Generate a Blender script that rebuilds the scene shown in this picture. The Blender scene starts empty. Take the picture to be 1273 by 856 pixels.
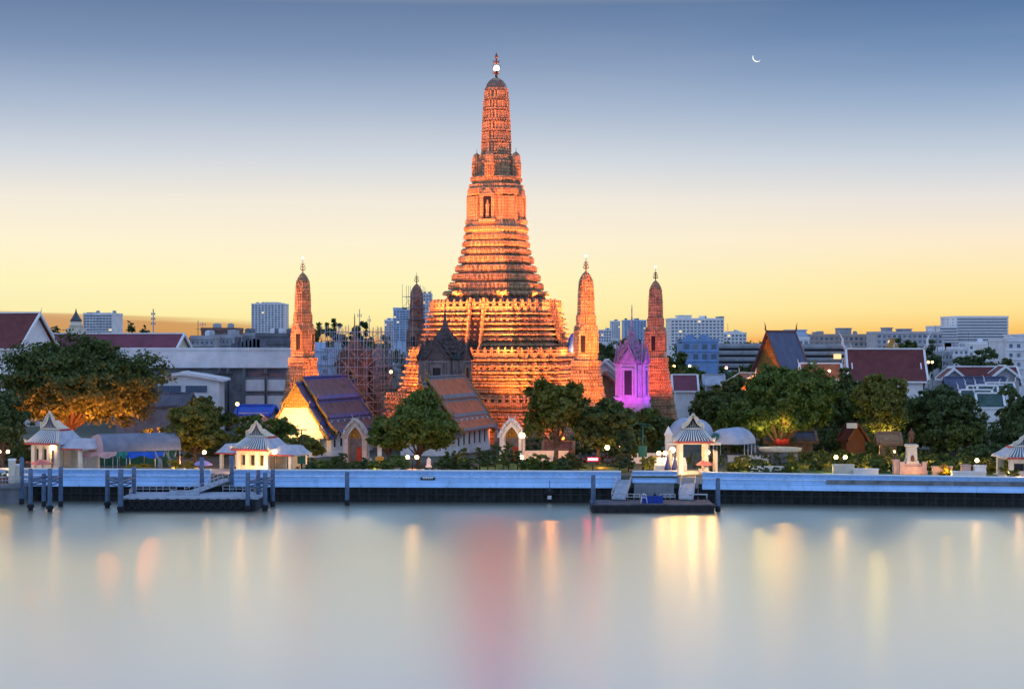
import bpy, bmesh, math, random
import numpy as np
from mathutils import Vector

S = bpy.context.scene
COL = S.collection
R = math.radians
random.seed(7)

# ------------------------------------------------------------------ camera
F, CX, HY, H = 2196.0, 636.5, 420.0, 21.5          # focal length in photo pixels, principal column, horizon row, eye height
def X(px, Y): return (px - CX) / F * Y
def Z(py, Y): return H - (py - HY) / F * Y

cd = bpy.data.cameras.new('camera'); cam = bpy.data.objects.new('camera', cd); COL.objects.link(cam)
cam.location = (0, 0, H); cam.rotation_euler = (R(90), 0, 0)
cd.sensor_width = 36; cd.lens = 36 * F / 1273; cd.shift_y = -8 / 1273
cd.clip_start = 1; cd.clip_end = 20000
S.camera = cam

# ------------------------------------------------------------------ exposure / render
S.view_settings.view_transform = 'Standard'; S.view_settings.look = 'None'
S.view_settings.exposure = 0; S.view_settings.gamma = 1
S.render.engine = 'CYCLES'
S.cycles.use_denoising = True
S.cycles.max_bounces = 6; S.cycles.diffuse_bounces = 3; S.cycles.glossy_bounces = 3
S.cycles.transparent_max_bounces = 6
S.cycles.sample_clamp_indirect = 6

def lin(r, g, b, k=1.0):
    def c(v):
        v /= 255.0
        return (v / 12.92 if v <= 0.04045 else ((v + 0.055) / 1.055) ** 2.4) * k
    return (c(r), c(g), c(b), 1)

# ------------------------------------------------------------------ dusk sky
W = bpy.data.worlds.new('World'); S.world = W; W.use_nodes = True
nt = W.node_tree; nt.nodes.clear()
def N(t, nt=nt, **k):
    n = nt.nodes.new(t)
    for a, b in k.items(): setattr(n, a, b)
    return n
def M(op, a, b=None, c=None, nt=nt, clamp=False):
    n = nt.nodes.new('ShaderNodeMath'); n.operation = op; n.use_clamp = clamp
    for i, v in enumerate((a, b, c)):
        if v is None: continue
        if isinstance(v, (int, float)): n.inputs[i].default_value = v
        else: nt.links.new(v, n.inputs[i])
    return n.outputs[0]
def sstep(v, a, b, nt=nt):
    n = nt.nodes.new('ShaderNodeMapRange'); n.interpolation_type = 'SMOOTHSTEP'
    nt.links.new(v, n.inputs[0]); n.inputs[1].default_value = a; n.inputs[2].default_value = b
    return n.outputs[0]
def ramp(fac, stops, nt=nt):
    n = nt.nodes.new('ShaderNodeValToRGB'); nt.links.new(fac, n.inputs[0]); e = n.color_ramp.elements
    e[0].position, e[0].color = stops[0]; e[1].position, e[1].color = stops[-1]
    for p, c in stops[1:-1]: e.new(p).color = c
    return n.outputs[0]
def mixc(f, a, b, nt=nt, blend='MIX'):
    n = nt.nodes.new('ShaderNodeMix'); n.data_type = 'RGBA'; n.blend_type = blend
    for i, v in ((0, f), (6, a), (7, b)):
        if isinstance(v, (int, float)): n.inputs[i].default_value = v
        elif isinstance(v, tuple): n.inputs[i].default_value = v
        else: nt.links.new(v, n.inputs[i])
    return n.outputs[2]
tc = N('ShaderNodeTexCoord'); sep = N('ShaderNodeSeparateXYZ'); nt.links.new(tc.outputs['Generated'], sep.inputs[0])
wx, wy, wz = sep.outputs
u = M('SQRT', M('MAXIMUM', wz, 0.0))
west_l = ramp(u, [(0.0, lin(252, 198, 108)), (.067, lin(255, 231, 150)), (.126, lin(255, 241, 174)), (.178, lin(255, 245, 190)), (.233, lin(255, 243, 211)),
                  (.278, lin(243, 235, 220)), (.316, lin(213, 218, 224)), (.362, lin(168, 184, 207)), (.40, lin(128, 150, 184)), (.433, lin(103, 127, 163)),
                  (.450, (1.7, 1.42, .90, 1)), (.492, (1.95, 1.62, 1.0, 1)), (.510, (.52, .68, 1.22, 1)), (.64, (.46, .64, 1.12, 1)), (1.0, (.30, .44, .72, 1))])  # bright cream band above the view, added to lighten the water
west_r = ramp(u, [(0.0, lin(246, 170, 88)), (.067, lin(252, 198, 106)), (.126, lin(255, 227, 150)), (.178, lin(255, 234, 172)), (.233, lin(253, 235, 205)),
                  (.278, lin(232, 227, 222)), (.316, lin(199, 209, 221)), (.362, lin(150, 173, 203)), (.40, lin(108, 139, 180)), (.433, lin(85, 117, 160)),
                  (.450, (1.7, 1.42, .90, 1)), (.492, (1.95, 1.62, 1.0, 1)), (.510, (.52, .68, 1.22, 1)), (.64, (.46, .64, 1.12, 1)), (1.0, (.30, .44, .72, 1))])
side = sstep(wx, -.05, .30)
west = mixc(side, west_l, west_r)
# low dusky cloud bank over the left (southern) horizon
nz = N('ShaderNodeTexNoise'); mp = N('ShaderNodeMapping'); mp.inputs['Scale'].default_value = (14, 14, 260)
nt.links.new(tc.outputs['Generated'], mp.inputs[0]); nt.links.new(mp.outputs[0], nz.inputs[0]); nz.inputs['Scale'].default_value = 1.0; nz.inputs['Detail'].default_value = 4
topl = M('MULTIPLY_ADD', wx, -.040, M('MULTIPLY_ADD', nz.outputs[0], .0045, .0005))
band = M('MULTIPLY', M('SUBTRACT', 1.0, M('MULTIPLY', sstep(M('SUBTRACT', wz, topl), -.0022, .0018), 1.0)), M('SUBTRACT', 1.0, sstep(wx, -.20, -.02)))
west = mixc(M('MULTIPLY', band, .78), west, lin(196, 122, 62))
# thin streak above the bank
st = M('SUBTRACT', wz, M('MULTIPLY_ADD', wx, -.030, .0052))
streak = M('MULTIPLY', M('SUBTRACT', 1.0, sstep(M('ABSOLUTE', st), .0003, .0016)), M('SUBTRACT', 1.0, sstep(wx, -.24, -.12)))
west = mixc(M('MULTIPLY', streak, .55), west, lin(205, 135, 70))
# faint veils high up
nz2 = N('ShaderNodeTexNoise'); mp2 = N('ShaderNodeMapping'); mp2.inputs['Scale'].default_value = (3, 3, 26)
nt.links.new(tc.outputs['Generated'], mp2.inputs[0]); nt.links.new(mp2.outputs[0], nz2.inputs[0]); nz2.inputs['Scale'].default_value = 1.0; nz2.inputs['Detail'].default_value = 5
west = mixc(M('MULTIPLY', sstep(nz2.outputs[0], .42, .75), .07), west, lin(214, 214, 222))
east = ramp(u, [(0.0, (.68, .84, 1.20, 1)), (.45, (.60, .80, 1.26, 1)), (.75, (.42, .60, 1.0, 1)), (1.0, (.22, .34, .62, 1))])
sky = mixc(sstep(wy, -.35, .55), east, west)
bg = N('ShaderNodeBackground'); nt.links.new(sky, bg.inputs[0]); bg.inputs[1].default_value = 1.0
out = N('ShaderNodeOutputWorld'); nt.links.new(bg.outputs[0], out.inputs[0])

def lamp(kind, loc, power, col=(1, .5, .18), radius=.5, target=None, angle=70, blend=.6, name='floodlight'):
    d = bpy.data.lights.new(name, kind); d.energy = power; d.color = col; d.shadow_soft_size = radius
    o = bpy.data.objects.new(name, d); COL.objects.link(o); o.location = loc
    if kind == 'SPOT':
        d.spot_size = R(angle); d.spot_blend = blend
        o.rotation_euler = (Vector(target) - Vector(loc)).to_track_quat('-Z', 'Y').to_euler()
    return o

# floodlights of the lit temple (they stand on the temple ground, aimed up at the towers)
TH = R(-18); CT, ST = math.cos(TH), math.sin(TH)
PX, PY = X(617, 380), 380.0                                # centre of the great tower
def tem(x, y): return (PX + x * CT - y * ST, PY + x * ST + y * CT)
SOD = (1, .235, .038); SOD2 = (1, .20, .03)
def flood(x, y, z, tx, ty, tz, p, col=SOD, ang=60, rad=.6):
    a = tem(x, y); b = tem(tx, ty); lamp('SPOT', (a[0], a[1], z), p, col, rad, (b[0], b[1], tz), ang)
# close in, below the mondops' roofs, and further off for the summit
for (x, y) in ((-16, -27), (14, -27), (26, -13), (27, 13), (-26, -14), (-14, 27)):
    flood(x, y, 9.5, x * .28, y * .28, 31, 48000, SOD, 95, .4)
for (x, y) in ((-9, -25), (10, -26), (25, -6), (26, 10), (-26, -8)):
    flood(x, y, 10.0, 0, 0, 60, 300000, (1, .215, .04), 46, .4)
flood(48, -52, 9, 0, 0, 52, 320000, (1, .215, .04), 36)
flood(-52, -46, 9, 0, 0, 52, 220000, (1, .215, .04), 36)
for (x, y) in ((-24, -40), (-10, -42), (14, -38), (24, -34)): flood(x, y, .8, x * .9, y * .45, 9, 17000, SOD2, 84, .4)

for (x, y) in ((-6, -11.3), (5, -11.3), (11.3, -5), (11.3, 5), (-11.3, -5)):
    flood(x, y, 29.9, x * .25, y * .25, 47, 4200, SOD, 110, .3)

# ------------------------------------------------------------------ materials
MATS = {}
def mat(name, col, rough=.7, var=.18, scale=1.5, bump=.0, bscale=6, metal=0, dark=None, kind='noise', spec=.3):
    if name in MATS: return MATS[name]
    m = bpy.data.materials.new(name); m.use_nodes = True; t = m.node_tree; p = t.nodes['Principled BSDF']
    p.inputs['Roughness'].default_value = rough; p.inputs['Metallic'].default_value = metal
    p.inputs['Specular IOR Level'].default_value = spec
    tcx = t.nodes.new('ShaderNodeTexCoord')
    n = t.nodes.new('ShaderNodeTexNoise'); t.links.new(tcx.outputs['Object'], n.inputs[0]); n.inputs['Scale'].default_value = scale; n.inputs['Detail'].default_value = 6; n.inputs['Roughness'].default_value = .65
    d = dark or tuple(c * (1 - var * 2) for c in col); l = tuple(min(1, c * (1 + var)) for c in col)
    c = ramp(n.outputs[0], [(.3, (*d, 1)), (.62, (*l, 1))], t)
    if kind in ('ornate', 'carved'):
        sp_ = t.nodes.new('ShaderNodeSeparateXYZ'); t.links.new(tcx.outputs['Object'], sp_.inputs[0]); cb = t.nodes.new('ShaderNodeCombineXYZ')
        t.links.new(M('ADD', sp_.outputs[0], sp_.outputs[1], nt=t), cb.inputs[0]); t.links.new(sp_.outputs[2], cb.inputs[1])
        bk_ = t.nodes.new('ShaderNodeTexBrick'); t.links.new(cb.outputs[0], bk_.inputs[0]); bk_.inputs['Scale'].default_value = 1; bk_.offset = 0; bk_.inputs['Brick Width'].default_value = .46; bk_.inputs['Row Height'].default_value = .64; bk_.inputs['Mortar Size'].default_value = .075; bk_.inputs['Mortar Smooth'].default_value = .4
        bk_.inputs['Color1'].default_value = (1, 1, 1, 1); bk_.inputs['Color2'].default_value = (.78, .74, .7, 1); bk_.inputs['Mortar'].default_value = (.30, .26, .24, 1)
        c = mixc(.75, c, bk_.outputs[0], t, 'MULTIPLY')
    if kind == 'tile':
        wv = t.nodes.new('ShaderNodeTexWave'); wv.wave_type = 'BANDS'; wv.bands_direction = 'Z'; t.links.new(tcx.outputs['Object'], wv.inputs[0]); wv.inputs['Scale'].default_value = .9; wv.inputs['Distortion'].default_value = .3
        c = mixc(M('MULTIPLY', wv.outputs[1], .28, nt=t), c, tuple(x * .45 for x in col) + (1,), t)
    if kind == 'stained':
        mp_ = t.nodes.new('ShaderNodeMapping'); mp_.inputs['Scale'].default_value = (1.1, 1, .16); t.links.new(tcx.outputs['Object'], mp_.inputs[0]); n3 = t.nodes.new('ShaderNodeTexNoise'); n3.inputs['Scale'].default_value = 1.4; n3.inputs['Detail'].default_value = 7; t.links.new(mp_.outputs[0], n3.inputs[0])
        c = mixc(M('MULTIPLY', sstep(n3.outputs[0], .52, .76, t), .32, nt=t), c, tuple(x * .42 for x in col) + (1,), t)
    t.links.new(c, p.inputs['Base Color'])
    if bump:
        if kind == 'carved': h = M('MULTIPLY', bk_.outputs[1], -1.0, nt=t); b = None
        elif kind == 'ornate':
            b = t.nodes.new('ShaderNodeTexVoronoi'); h = b.outputs[0]
        else:
            b = t.nodes.new('ShaderNodeTexNoise'); h = b.outputs[0]
        if b: t.links.new(tcx.outputs['Object'], b.inputs[0]); b.inputs['Scale'].default_value = bscale
        bp = t.nodes.new('ShaderNodeBump'); bp.inputs['Strength'].default_value = bump; bp.inputs['Distance'].default_value = .15
        t.links.new(h, bp.inputs['Height']); t.links.new(bp.outputs[0], p.inputs['Normal'])
        if kind == 'ornate':
            c2 = mixc(sstep(h, .45, .8, t), c, tuple(x * .6 for x in col) + (1,), t); t.links.new(c2, p.inputs['Base Color'])
    MATS[name] = m; return m
def emit(name, col, k):
    if name in MATS: return MATS[name]
    m = bpy.data.materials.new(name); m.use_nodes = True; p = m.node_tree.nodes['Principled BSDF']
    p.inputs['Base Color'].default_value = (*col, 1); p.inputs['Emission Color'].default_value = (*col, 1); p.inputs['Emission Strength'].default_value = k
    MATS[name] = m; return m
def leafmat(name, a, b, tr=.25):
    m = bpy.data.materials.new(name); m.use_nodes = True; t = m.node_tree; t.nodes.clear()
    g = t.nodes.new('ShaderNodeNewGeometry'); c = ramp(g.outputs['Random Per Island'], [(0, (*a, 1)), (1, (*b, 1))], t)
    d = t.nodes.new('ShaderNodeBsdfDiffuse'); s = t.nodes.new('ShaderNodeBsdfTranslucent'); x = t.nodes.new('ShaderNodeMixShader'); o = t.nodes.new('ShaderNodeOutputMaterial')
    gl = t.nodes.new('ShaderNodeBsdfGlossy'); gl.inputs['Roughness'].default_value = .5; x2 = t.nodes.new('ShaderNodeMixShader'); x2.inputs[0].default_value = .03
    t.links.new(c, d.inputs[0]); t.links.new(c, s.inputs[0]); x.inputs[0].default_value = tr
    t.links.new(d.outputs[0], x.inputs[1]); t.links.new(s.outputs[0], x.inputs[2]); t.links.new(x.outputs[0], x2.inputs[1]); t.links.new(gl.outputs[0], x2.inputs[2]); t.links.new(x2.outputs[0], o.inputs[0])
    MATS[name] = m; return m

STONE = mat('porcelain_stucco', (.56, .37, .21), .75, .22, .8, .8, 1.3, kind='carved')
RECESS = mat('shaded_recess_tone', (.21, .135, .09), .9, .3, 1)  # dark colour stands in for the shade inside the recess bands
STONE2 = mat('stucco_plain', (.56, .37, .21), .75, .2, 1.2, .6, 3, kind='carved')
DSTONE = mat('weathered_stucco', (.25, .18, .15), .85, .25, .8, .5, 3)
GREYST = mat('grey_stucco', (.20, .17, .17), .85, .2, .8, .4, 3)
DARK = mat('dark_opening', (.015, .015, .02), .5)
GLASS = mat('window_glass', (.10, .14, .21), .2, spec=.5)
WHITE = mat('white_plaster', (.82, .82, .81), .7, .06, .6)
WHITE2 = mat('offwhite_concrete', (.74, .75, .77), .75, .1, .25)
WALLW = mat('river_wall_paint', (.38, .62, .93), .6, .07, .35, .15, 3, kind='stained')
CREAM = mat('cream_plaster', (.72, .66, .52), .7, .08, .8)
CONC = mat('grey_concrete', (.38, .40, .43), .85, .15, .4)
DCONC = mat('dark_concrete', (.16, .17, .19), .85, .2, .4)
BLUEW = mat('blue_painted_wall', (.44, .56, .74), .7, .12, .3)
BLUEW2 = mat('deep_blue_wall', (.20, .34, .60), .7, .12, .3)
PILE = mat('sheet_pile', (.016, .018, .018), .7, .35, .7, kind='stained')
STEEL = mat('blue_grey_steel', (.10, .15, .24), .5, .2, 2, metal=.2)
GALV = mat('galvanised_rail', (.5, .52, .56), .4, .1, 2, metal=.5)
RUBBER = mat('black_rubber', (.014, .014, .016), .75)
DECK = mat('deck_boards', (.34, .40, .48), .8, .15, 1.2)
REDROOF = mat('dark_red_tile', (.17, .045, .045), .7, .15, .5, .2, 5, kind='tile')
MAROON = mat('maroon_sheet_roof', (.20, .055, .085), .65, .12, .25)
BROWNR = mat('brown_violet_tile', (.17, .10, .11), .6, .2, .6, .2, 5, kind='tile')
BLUER = mat('blue_roof_border', (.06, .08, .25), .5, .15, 1)
ORANGER = mat('orange_tile', (.52, .15, .06), .6, .18, .6, .2, 5, kind='tile')
GREYB = mat('grey_green_roof_border', (.16, .18, .20), .6, .15, 1)
TILEW = mat('pale_grey_tile', (.42, .47, .55), .6, .12, .8)
DGREY = mat('dark_grey_roof', (.10, .11, .14), .8, .2, .3)
SLATE = mat('slate_blue_roof', (.10, .12, .20), .7, .15, .4, kind='tile')
GREENT = mat('green_tile', (.06, .12, .11), .6, .2, .6, kind='tile')
GOLD = mat('gilded_carving', (.62, .34, .08), .4, .3, 2.5, .8, 6, metal=.3, kind='ornate')
REDTRIM = mat('red_trim', (.42, .06, .05), .6)
BARK = mat('bark', (.12, .085, .06), .9, .3, 2, .5, 8)
BRONZE = mat('bronze', (.20, .085, .05), .45, .2, 2, metal=.4)
PINKST = mat('pink_granite', (.55, .38, .32), .6, .12, 1)
BLACKM = mat('black_metal', (.02, .022, .025), .5)
GREENM = mat('green_metal', (.02, .12, .09), .5)
TARP = mat('grey_tarpaulin', (.20, .22, .28), .7, .15, .4, .3, 1.5)
PINKT = mat('pink_tarpaulin', (.62, .34, .30), .7, .12, .6, .3, 1.5)
BLUET = mat('blue_tarpaulin', (.02, .10, .50), .6, .1, .6)
GREENTP = mat('green_tarpaulin', (.03, .22, .16), .6)
TENTW = mat('pale_blue_tent_fabric', (.34, .42, .55), .6, .1, .5)
PINKU = mat('salmon_umbrella', (.62, .20, .17), .7)
PURPU = mat('lilac_umbrella', (.40, .32, .62), .7)
BLUEU = mat('navy_cloth', (.03, .05, .18), .7)
BLUEC = mat('blue_plastic', (.01, .05, .35), .4)
WPLAS = mat('white_plastic', (.8, .8, .8), .4, .03)
REDW = mat('red_painted_wood', (.40, .05, .03), .6)
WOOD = mat('wood', (.24, .14, .08), .7)
YEL = leafmat('yellow_leaf', (.45, .30, .02), (.30, .22, .02))
LD = leafmat('leaf_dark', (.060, .095, .021), (.125, .16, .038))
LM = leafmat('leaf_mid', (.075, .13, .022), (.16, .21, .036))
LY = leafmat('leaf_yellow_green', (.10, .125, .018), (.21, .20, .032))
LB = leafmat('leaf_bluish', (.055, .095, .032), (.105, .15, .050))
SKIN = mat('skin', (.30, .17, .11), .6)
CLOTH = mat('dark_clothes', (.02, .022, .03), .8)
WARM = emit('lamp_glass_warm', (1, .58, .22), 18)
WARM2 = emit('lamp_glass_far', (1, .5, .16), 14)
WHITEL = emit('lamp_glass_white', (1, .93, .78), 20)
REDL = emit('lamp_glass_red', (1, .045, .06), 24)
CURT = mat('curtained_window', (.22, .25, .30), .4)
LITW = emit('lit_window', (1, .66, .28), 1.0)
BULB = emit('small_bulb', (1, .62, .30), 14)

# ------------------------------------------------------------------ helpers
class MB:
    def __init__(s): s.v = []; s.f = []; s.m = []; s.s = []
    def add(s, vs, fs, mi=0, sm=False):
        b = len(s.v); s.v += [tuple(v) for v in vs]
        for f in fs: s.f.append([b + i for i in f]); s.m.append(mi); s.s.append(sm)
        return s
    def bx(s, x0, x1, y0, y1, z0, z1, mi=0):
        return s.add([(x0, y0, z0), (x1, y0, z0), (x1, y1, z0), (x0, y1, z0), (x0, y0, z1), (x1, y0, z1), (x1, y1, z1), (x0, y1, z1)],
                     [(0, 3, 2, 1), (4, 5, 6, 7), (0, 1, 5, 4), (1, 2, 6, 5), (2, 3, 7, 6), (3, 0, 4, 7)], mi)
    def obx(s, c, ux, n, w, d, z0, z1, mi=0, top=1.0):
        # box on a facade: c = 2D foot point on the wall, ux = along wall, n = outward
        P = []
        for z, k in ((z0, 1), (z1, top)):
            for a, b in ((-.5, -.2), (.5, -.2), (.5, 1), (-.5, 1)):
                P.append((c[0] + ux[0] * a * w * k + n[0] * b * d, c[1] + ux[1] * a * w * k + n[1] * b * d, z))
        return s.add(P, [(0, 3, 2, 1), (4, 5, 6, 7), (0, 1, 5, 4), (1, 2, 6, 5), (2, 3, 7, 6), (3, 0, 4, 7)], mi)
    def loft(s, rings, c0=True, c1=True, mi=0, sm=False):
        n = len(rings[0]); vs = [p for r in rings for p in r]; fs = []
        for i in range(len(rings) - 1):
            for j in range(n):
                k = (j + 1) % n; fs.append((i * n + j, i * n + k, (i + 1) * n + k, (i + 1) * n + j))
        if c0: fs.append(tuple(range(n - 1, -1, -1)))
        if c1: fs.append(tuple((len(rings) - 1) * n + j for j in range(n)))
        return s.add(vs, fs, mi, sm)
    def tube(s, pts, rad, n=6, mi=0, sm=True):
        pts = [Vector(p) for p in pts]; rad = rad if isinstance(rad, (list, tuple)) else [rad] * len(pts); rings = []
        for i, p in enumerate(pts):
            t = (pts[min(i + 1, len(pts) - 1)] - pts[max(i - 1, 0)]).normalized()
            a = t.cross(Vector((0, 0, 1)) if abs(t.z) < .9 else Vector((1, 0, 0))).normalized(); b = t.cross(a)
            rings.append([p + (a * math.cos(2 * math.pi * k / n) + b * math.sin(2 * math.pi * k / n)) * rad[i] for k in range(n)])
        return s.loft(rings, mi=mi, sm=sm)
    def lathe(s, prof, n=12, c=(0, 0), mi=0, sm=True):
        return s.loft([[(c[0] + r * math.cos(2 * math.pi * k / n), c[1] + r * math.sin(2 * math.pi * k / n), z) for k in range(n)] for r, z in prof], mi=mi, sm=sm)
    def sec(s, pts, y0, y1, mi=0):                     # section in x,z pushed along y
        return s.loft([[(x, y0, z) for x, z in pts], [(x, y1, z) for x, z in pts]], mi=mi)
    def secx(s, pts, x0, x1, mi=0):                    # section in y,z pushed along x
        return s.loft([[(x0, y, z) for y, z in pts], [(x1, y, z) for y, z in pts]], mi=mi)
    def sph(s, c, r, n=10, mi=0, k=(1, 1, 1)):
        m = n // 2; rings = []
        for i in range(1, m):
            a = math.pi * i / m
            rings.append([(c[0] + r * k[0] * math.sin(a) * math.cos(2 * math.pi * j / n), c[1] + r * k[1] * math.sin(a) * math.sin(2 * math.pi * j / n), c[2] - r * k[2] * math.cos(a)) for j in range(n)])
        return s.loft(rings, mi=mi, sm=True)
    def mesh(s, name, mats):
        me = bpy.data.meshes.new(name); me.from_pydata(s.v, [], s.f)
        for m in (mats if isinstance(mats, (list, tuple)) else [mats]): me.materials.append(m)
        me.polygons.foreach_set('material_index', s.m); me.polygons.foreach_set('use_smooth', s.s)
        bm = bmesh.new(); bm.from_mesh(me); bmesh.ops.recalc_face_normals(bm, faces=bm.faces); bm.to_mesh(me); bm.free()
        return me
    def build(s, name, mats, parent=None, loc=(0, 0, 0), rz=0):
        return link(name, s.mesh(name, mats), parent, loc, rz)
def link(name, me, parent=None, loc=(0, 0, 0), rz=0):
    o = bpy.data.objects.new(name, me); COL.objects.link(o); o.parent = parent; o.location = loc; o.rotation_euler = (0, 0, rz); return o
def tag(o, label, cat, group=None, kind=None):
    if label: o['label'] = label
    if cat: o['category'] = cat
    if group: o['group'] = group
    if kind: o['kind'] = kind
    return o
def thing(name, label, cat, loc=(0, 0, 0), rz=0, group=None):
    o = bpy.data.objects.new(name, None); COL.objects.link(o); o.empty_display_size = .5
    o.location = loc; o.rotation_euler = (0, 0, rz); return tag(o, label, cat, group)
def dup(root, loc, rz=None, label=None, scale=None):
    r = root.copy(); COL.objects.link(r); r.location = loc
    if rz is not None: r.rotation_euler = (0, 0, rz)
    if label: r['label'] = label
    if scale: r.scale = scale
    for ch in list(root.children):
        c = ch.copy(); COL.objects.link(c); c.parent = r
        for g in list(ch.children):
            d = g.copy(); COL.objects.link(d); d.parent = c
    return r
def part(name, me, parent, loc, rz=0, stuff=False):
    o = link(name, me, parent, loc, rz)
    if stuff: o['kind'] = 'stuff'
    return o

# ------------------------------------------------------------------ ground, water
def wall_y(px):
    P = [(-9000, 300.0), (-100, 279.8), (640, 276.8), (880, 275.2), (1273, 268.6), (1400, 266.5), (9000, 150.0)]
    for (a, ya), (b, yb) in zip(P, P[1:]):
        if a <= px <= b: return ya + (yb - ya) * (px - a) / (b - a)
WZ = -4.2
gm = mat('lawn_and_paving', (.09, .10, .07), .9, .3, .03, dark=(.05, .06, .045))
mb = MB()
edge = [(X(p, wall_y(p)), wall_y(p) + .35) for p in (-4000, -600, -100, 300, 640, 880, 1273, 1400, 2200, 4000)]
edge = [(-6000, 520)] + edge + [(6000, 200)]
vs = []; fs = []
for x, y in edge: vs += [(x, y, 0), (x * 1.0, 7000, 0), (x, y, -5)]
for i in range(len(edge) - 1):
    a = i * 3; b = a + 3; fs += [(a, b, b + 1, a + 1), (a, a + 2, b + 2, b)]
mb.add(vs, fs); tag(mb.build('ground', gm), None, None, kind='structure')

wm = bpy.data.materials.new('river_water'); wm.use_nodes = True; t = wm.node_tree; t.nodes.clear()
g = t.nodes.new('ShaderNodeBsdfGlossy'); g.inputs[0].default_value = (1.0, .93, .66, 1); g.inputs['Roughness'].default_value = .285
d = t.nodes.new('ShaderNodeBsdfDiffuse'); d.inputs[0].default_value = (.21, .44, .68, 1)
x = t.nodes.new('ShaderNodeMixShader'); x.inputs[0].default_value = .14; o = t.nodes.new('ShaderNodeOutputMaterial')
lw = t.nodes.new('ShaderNodeLayerWeight'); lw.inputs['Blend'].default_value = .5; mr = t.nodes.new('ShaderNodeMapRange'); t.links.new(lw.outputs['Facing'], mr.inputs[0])
mr.inputs[1].default_value = .785; mr.inputs[2].default_value = .875; mr.inputs[3].default_value = .46; mr.inputs[4].default_value = .04; t.links.new(mr.outputs[0], x.inputs[0])
tcw = t.nodes.new('ShaderNodeTexCoord'); mpw = t.nodes.new('ShaderNodeMapping'); mpw.inputs['Scale'].default_value = (.006, .02, 1); nw = t.nodes.new('ShaderNodeTexNoise'); nw.inputs['Scale'].default_value = 1; nw.inputs['Detail'].default_value = 3
t.links.new(tcw.outputs['Object'], mpw.inputs[0]); t.links.new(mpw.outputs[0], nw.inputs[0])
t.links.new(g.outputs[0], x.inputs[1]); t.links.new(d.outputs[0], x.inputs[2]); t.links.new(x.outputs[0], o.inputs[0])
mb = MB(); mb.add([(-6000, -400, WZ), (6000, -400, WZ), (6000, 560, WZ), (-6000, 560, WZ)], [(0, 1, 2, 3)])
tag(mb.build('river_water', wm), None, None, kind='structure')

# lawns (sheets 4 cm above the earth) and garden path
lawn = mat('lawn', (.05, .12, .025), .95, .3, .8)
def sheet(name, pts, m, z):
    mb = MB(); mb.add([(x, y, z) for x, y in pts], [tuple(range(len(pts)))]); return tag(mb.build(name, m), None, None, kind='structure')
sheet('lawn_ground', [(X(585, 282), 282), (X(780, 282), 282), (X(775, 304), 304), (X(600, 304), 304)], lawn, .04)
sheet('lawn_ground', [(X(905, 282), 282), (X(1240, 275), 275), (X(1230, 320), 320), (X(910, 320), 320)], lawn, .04)
sheet('garden_path', [(X(-30, 281), 281), (X(585, 279), 279), (X(585, 290), 290), (X(-30, 290), 290)], CONC, .04)

# ------------------------------------------------------------------ towers
def redent(a, w=.6, n=4):
    q = [(1, w)]; d = (1 - w) / n; x, y = 1, w
    for i in range(n):
        x -= d; q.append((x, y)); y += d; q.append((x, y))
    out = []
    for k in range(4):
        c, s = [(1, 0), (0, 1), (-1, 0), (0, -1)][k]
        for px, py in q: out.append((a * (px * c - py * s), a * (px * s + py * c)))
    return out
def teeth(mb, a, z0, z1, step, wid, dep, fig=False, w=.6, n=4, top=1.0):
    P = redent(a, w, n); cx = 0
    for i in range(len(P)):
        p = Vector(P[i]); q = Vector(P[(i + 1) % len(P)]); e = q - p; L = e.length
        if L < .35 * step: continue
        k = max(1, round(L / step)); ux = e / L; nn = Vector((ux.y, -ux.x))
        for j in range(k):
            c = p + e * ((j + .5) / k)
            if fig:
                h = z1 - z0
                mb.obx(c, ux, nn, wid, dep, z0, z0 + h * .42, top=.55)
                mb.obx(c, ux, nn, wid * .5, dep * .9, z0 + h * .40, z0 + h * .74, top=1.7)
                mb.obx(c, ux, nn, wid * .32, dep * .8, z0 + h * .72, z1, top=.7)
            else: mb.obx(c, ux, nn, wid, dep, z0, z1, top=top)
def ringz(prof, w=.6, n=4): return [[(x, y, z) for x, y in redent(a, w, n)] for z, a in prof]
def mould(p0, p1, k, amp):
    # k projecting courses between two (z, a) points
    out = []; (z0, a0), (z1, a1) = p0, p1
    for i in range(k):
        za = z0 + (z1 - z0) * i / k; zb = z0 + (z1 - z0) * (i + 1) / k; aa = a0 + (a1 - a0) * i / k; dz = zb - za
        out += [(za, aa - amp), (za + dz * .22, aa - amp), (za + dz * .32, aa + amp * .9), (za + dz * .62, aa + amp * .9), (za + dz * .72, aa), (zb - .01, aa - amp * .3)]
    return out

K = 380 / F; A = K / 1.14
def zp(py): return Z(py, 380)
root = thing('prang_tower', 'great central prang of the temple, tallest tower, tiered and floodlit orange', 'tower', (PX, PY, 0), TH)
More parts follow.
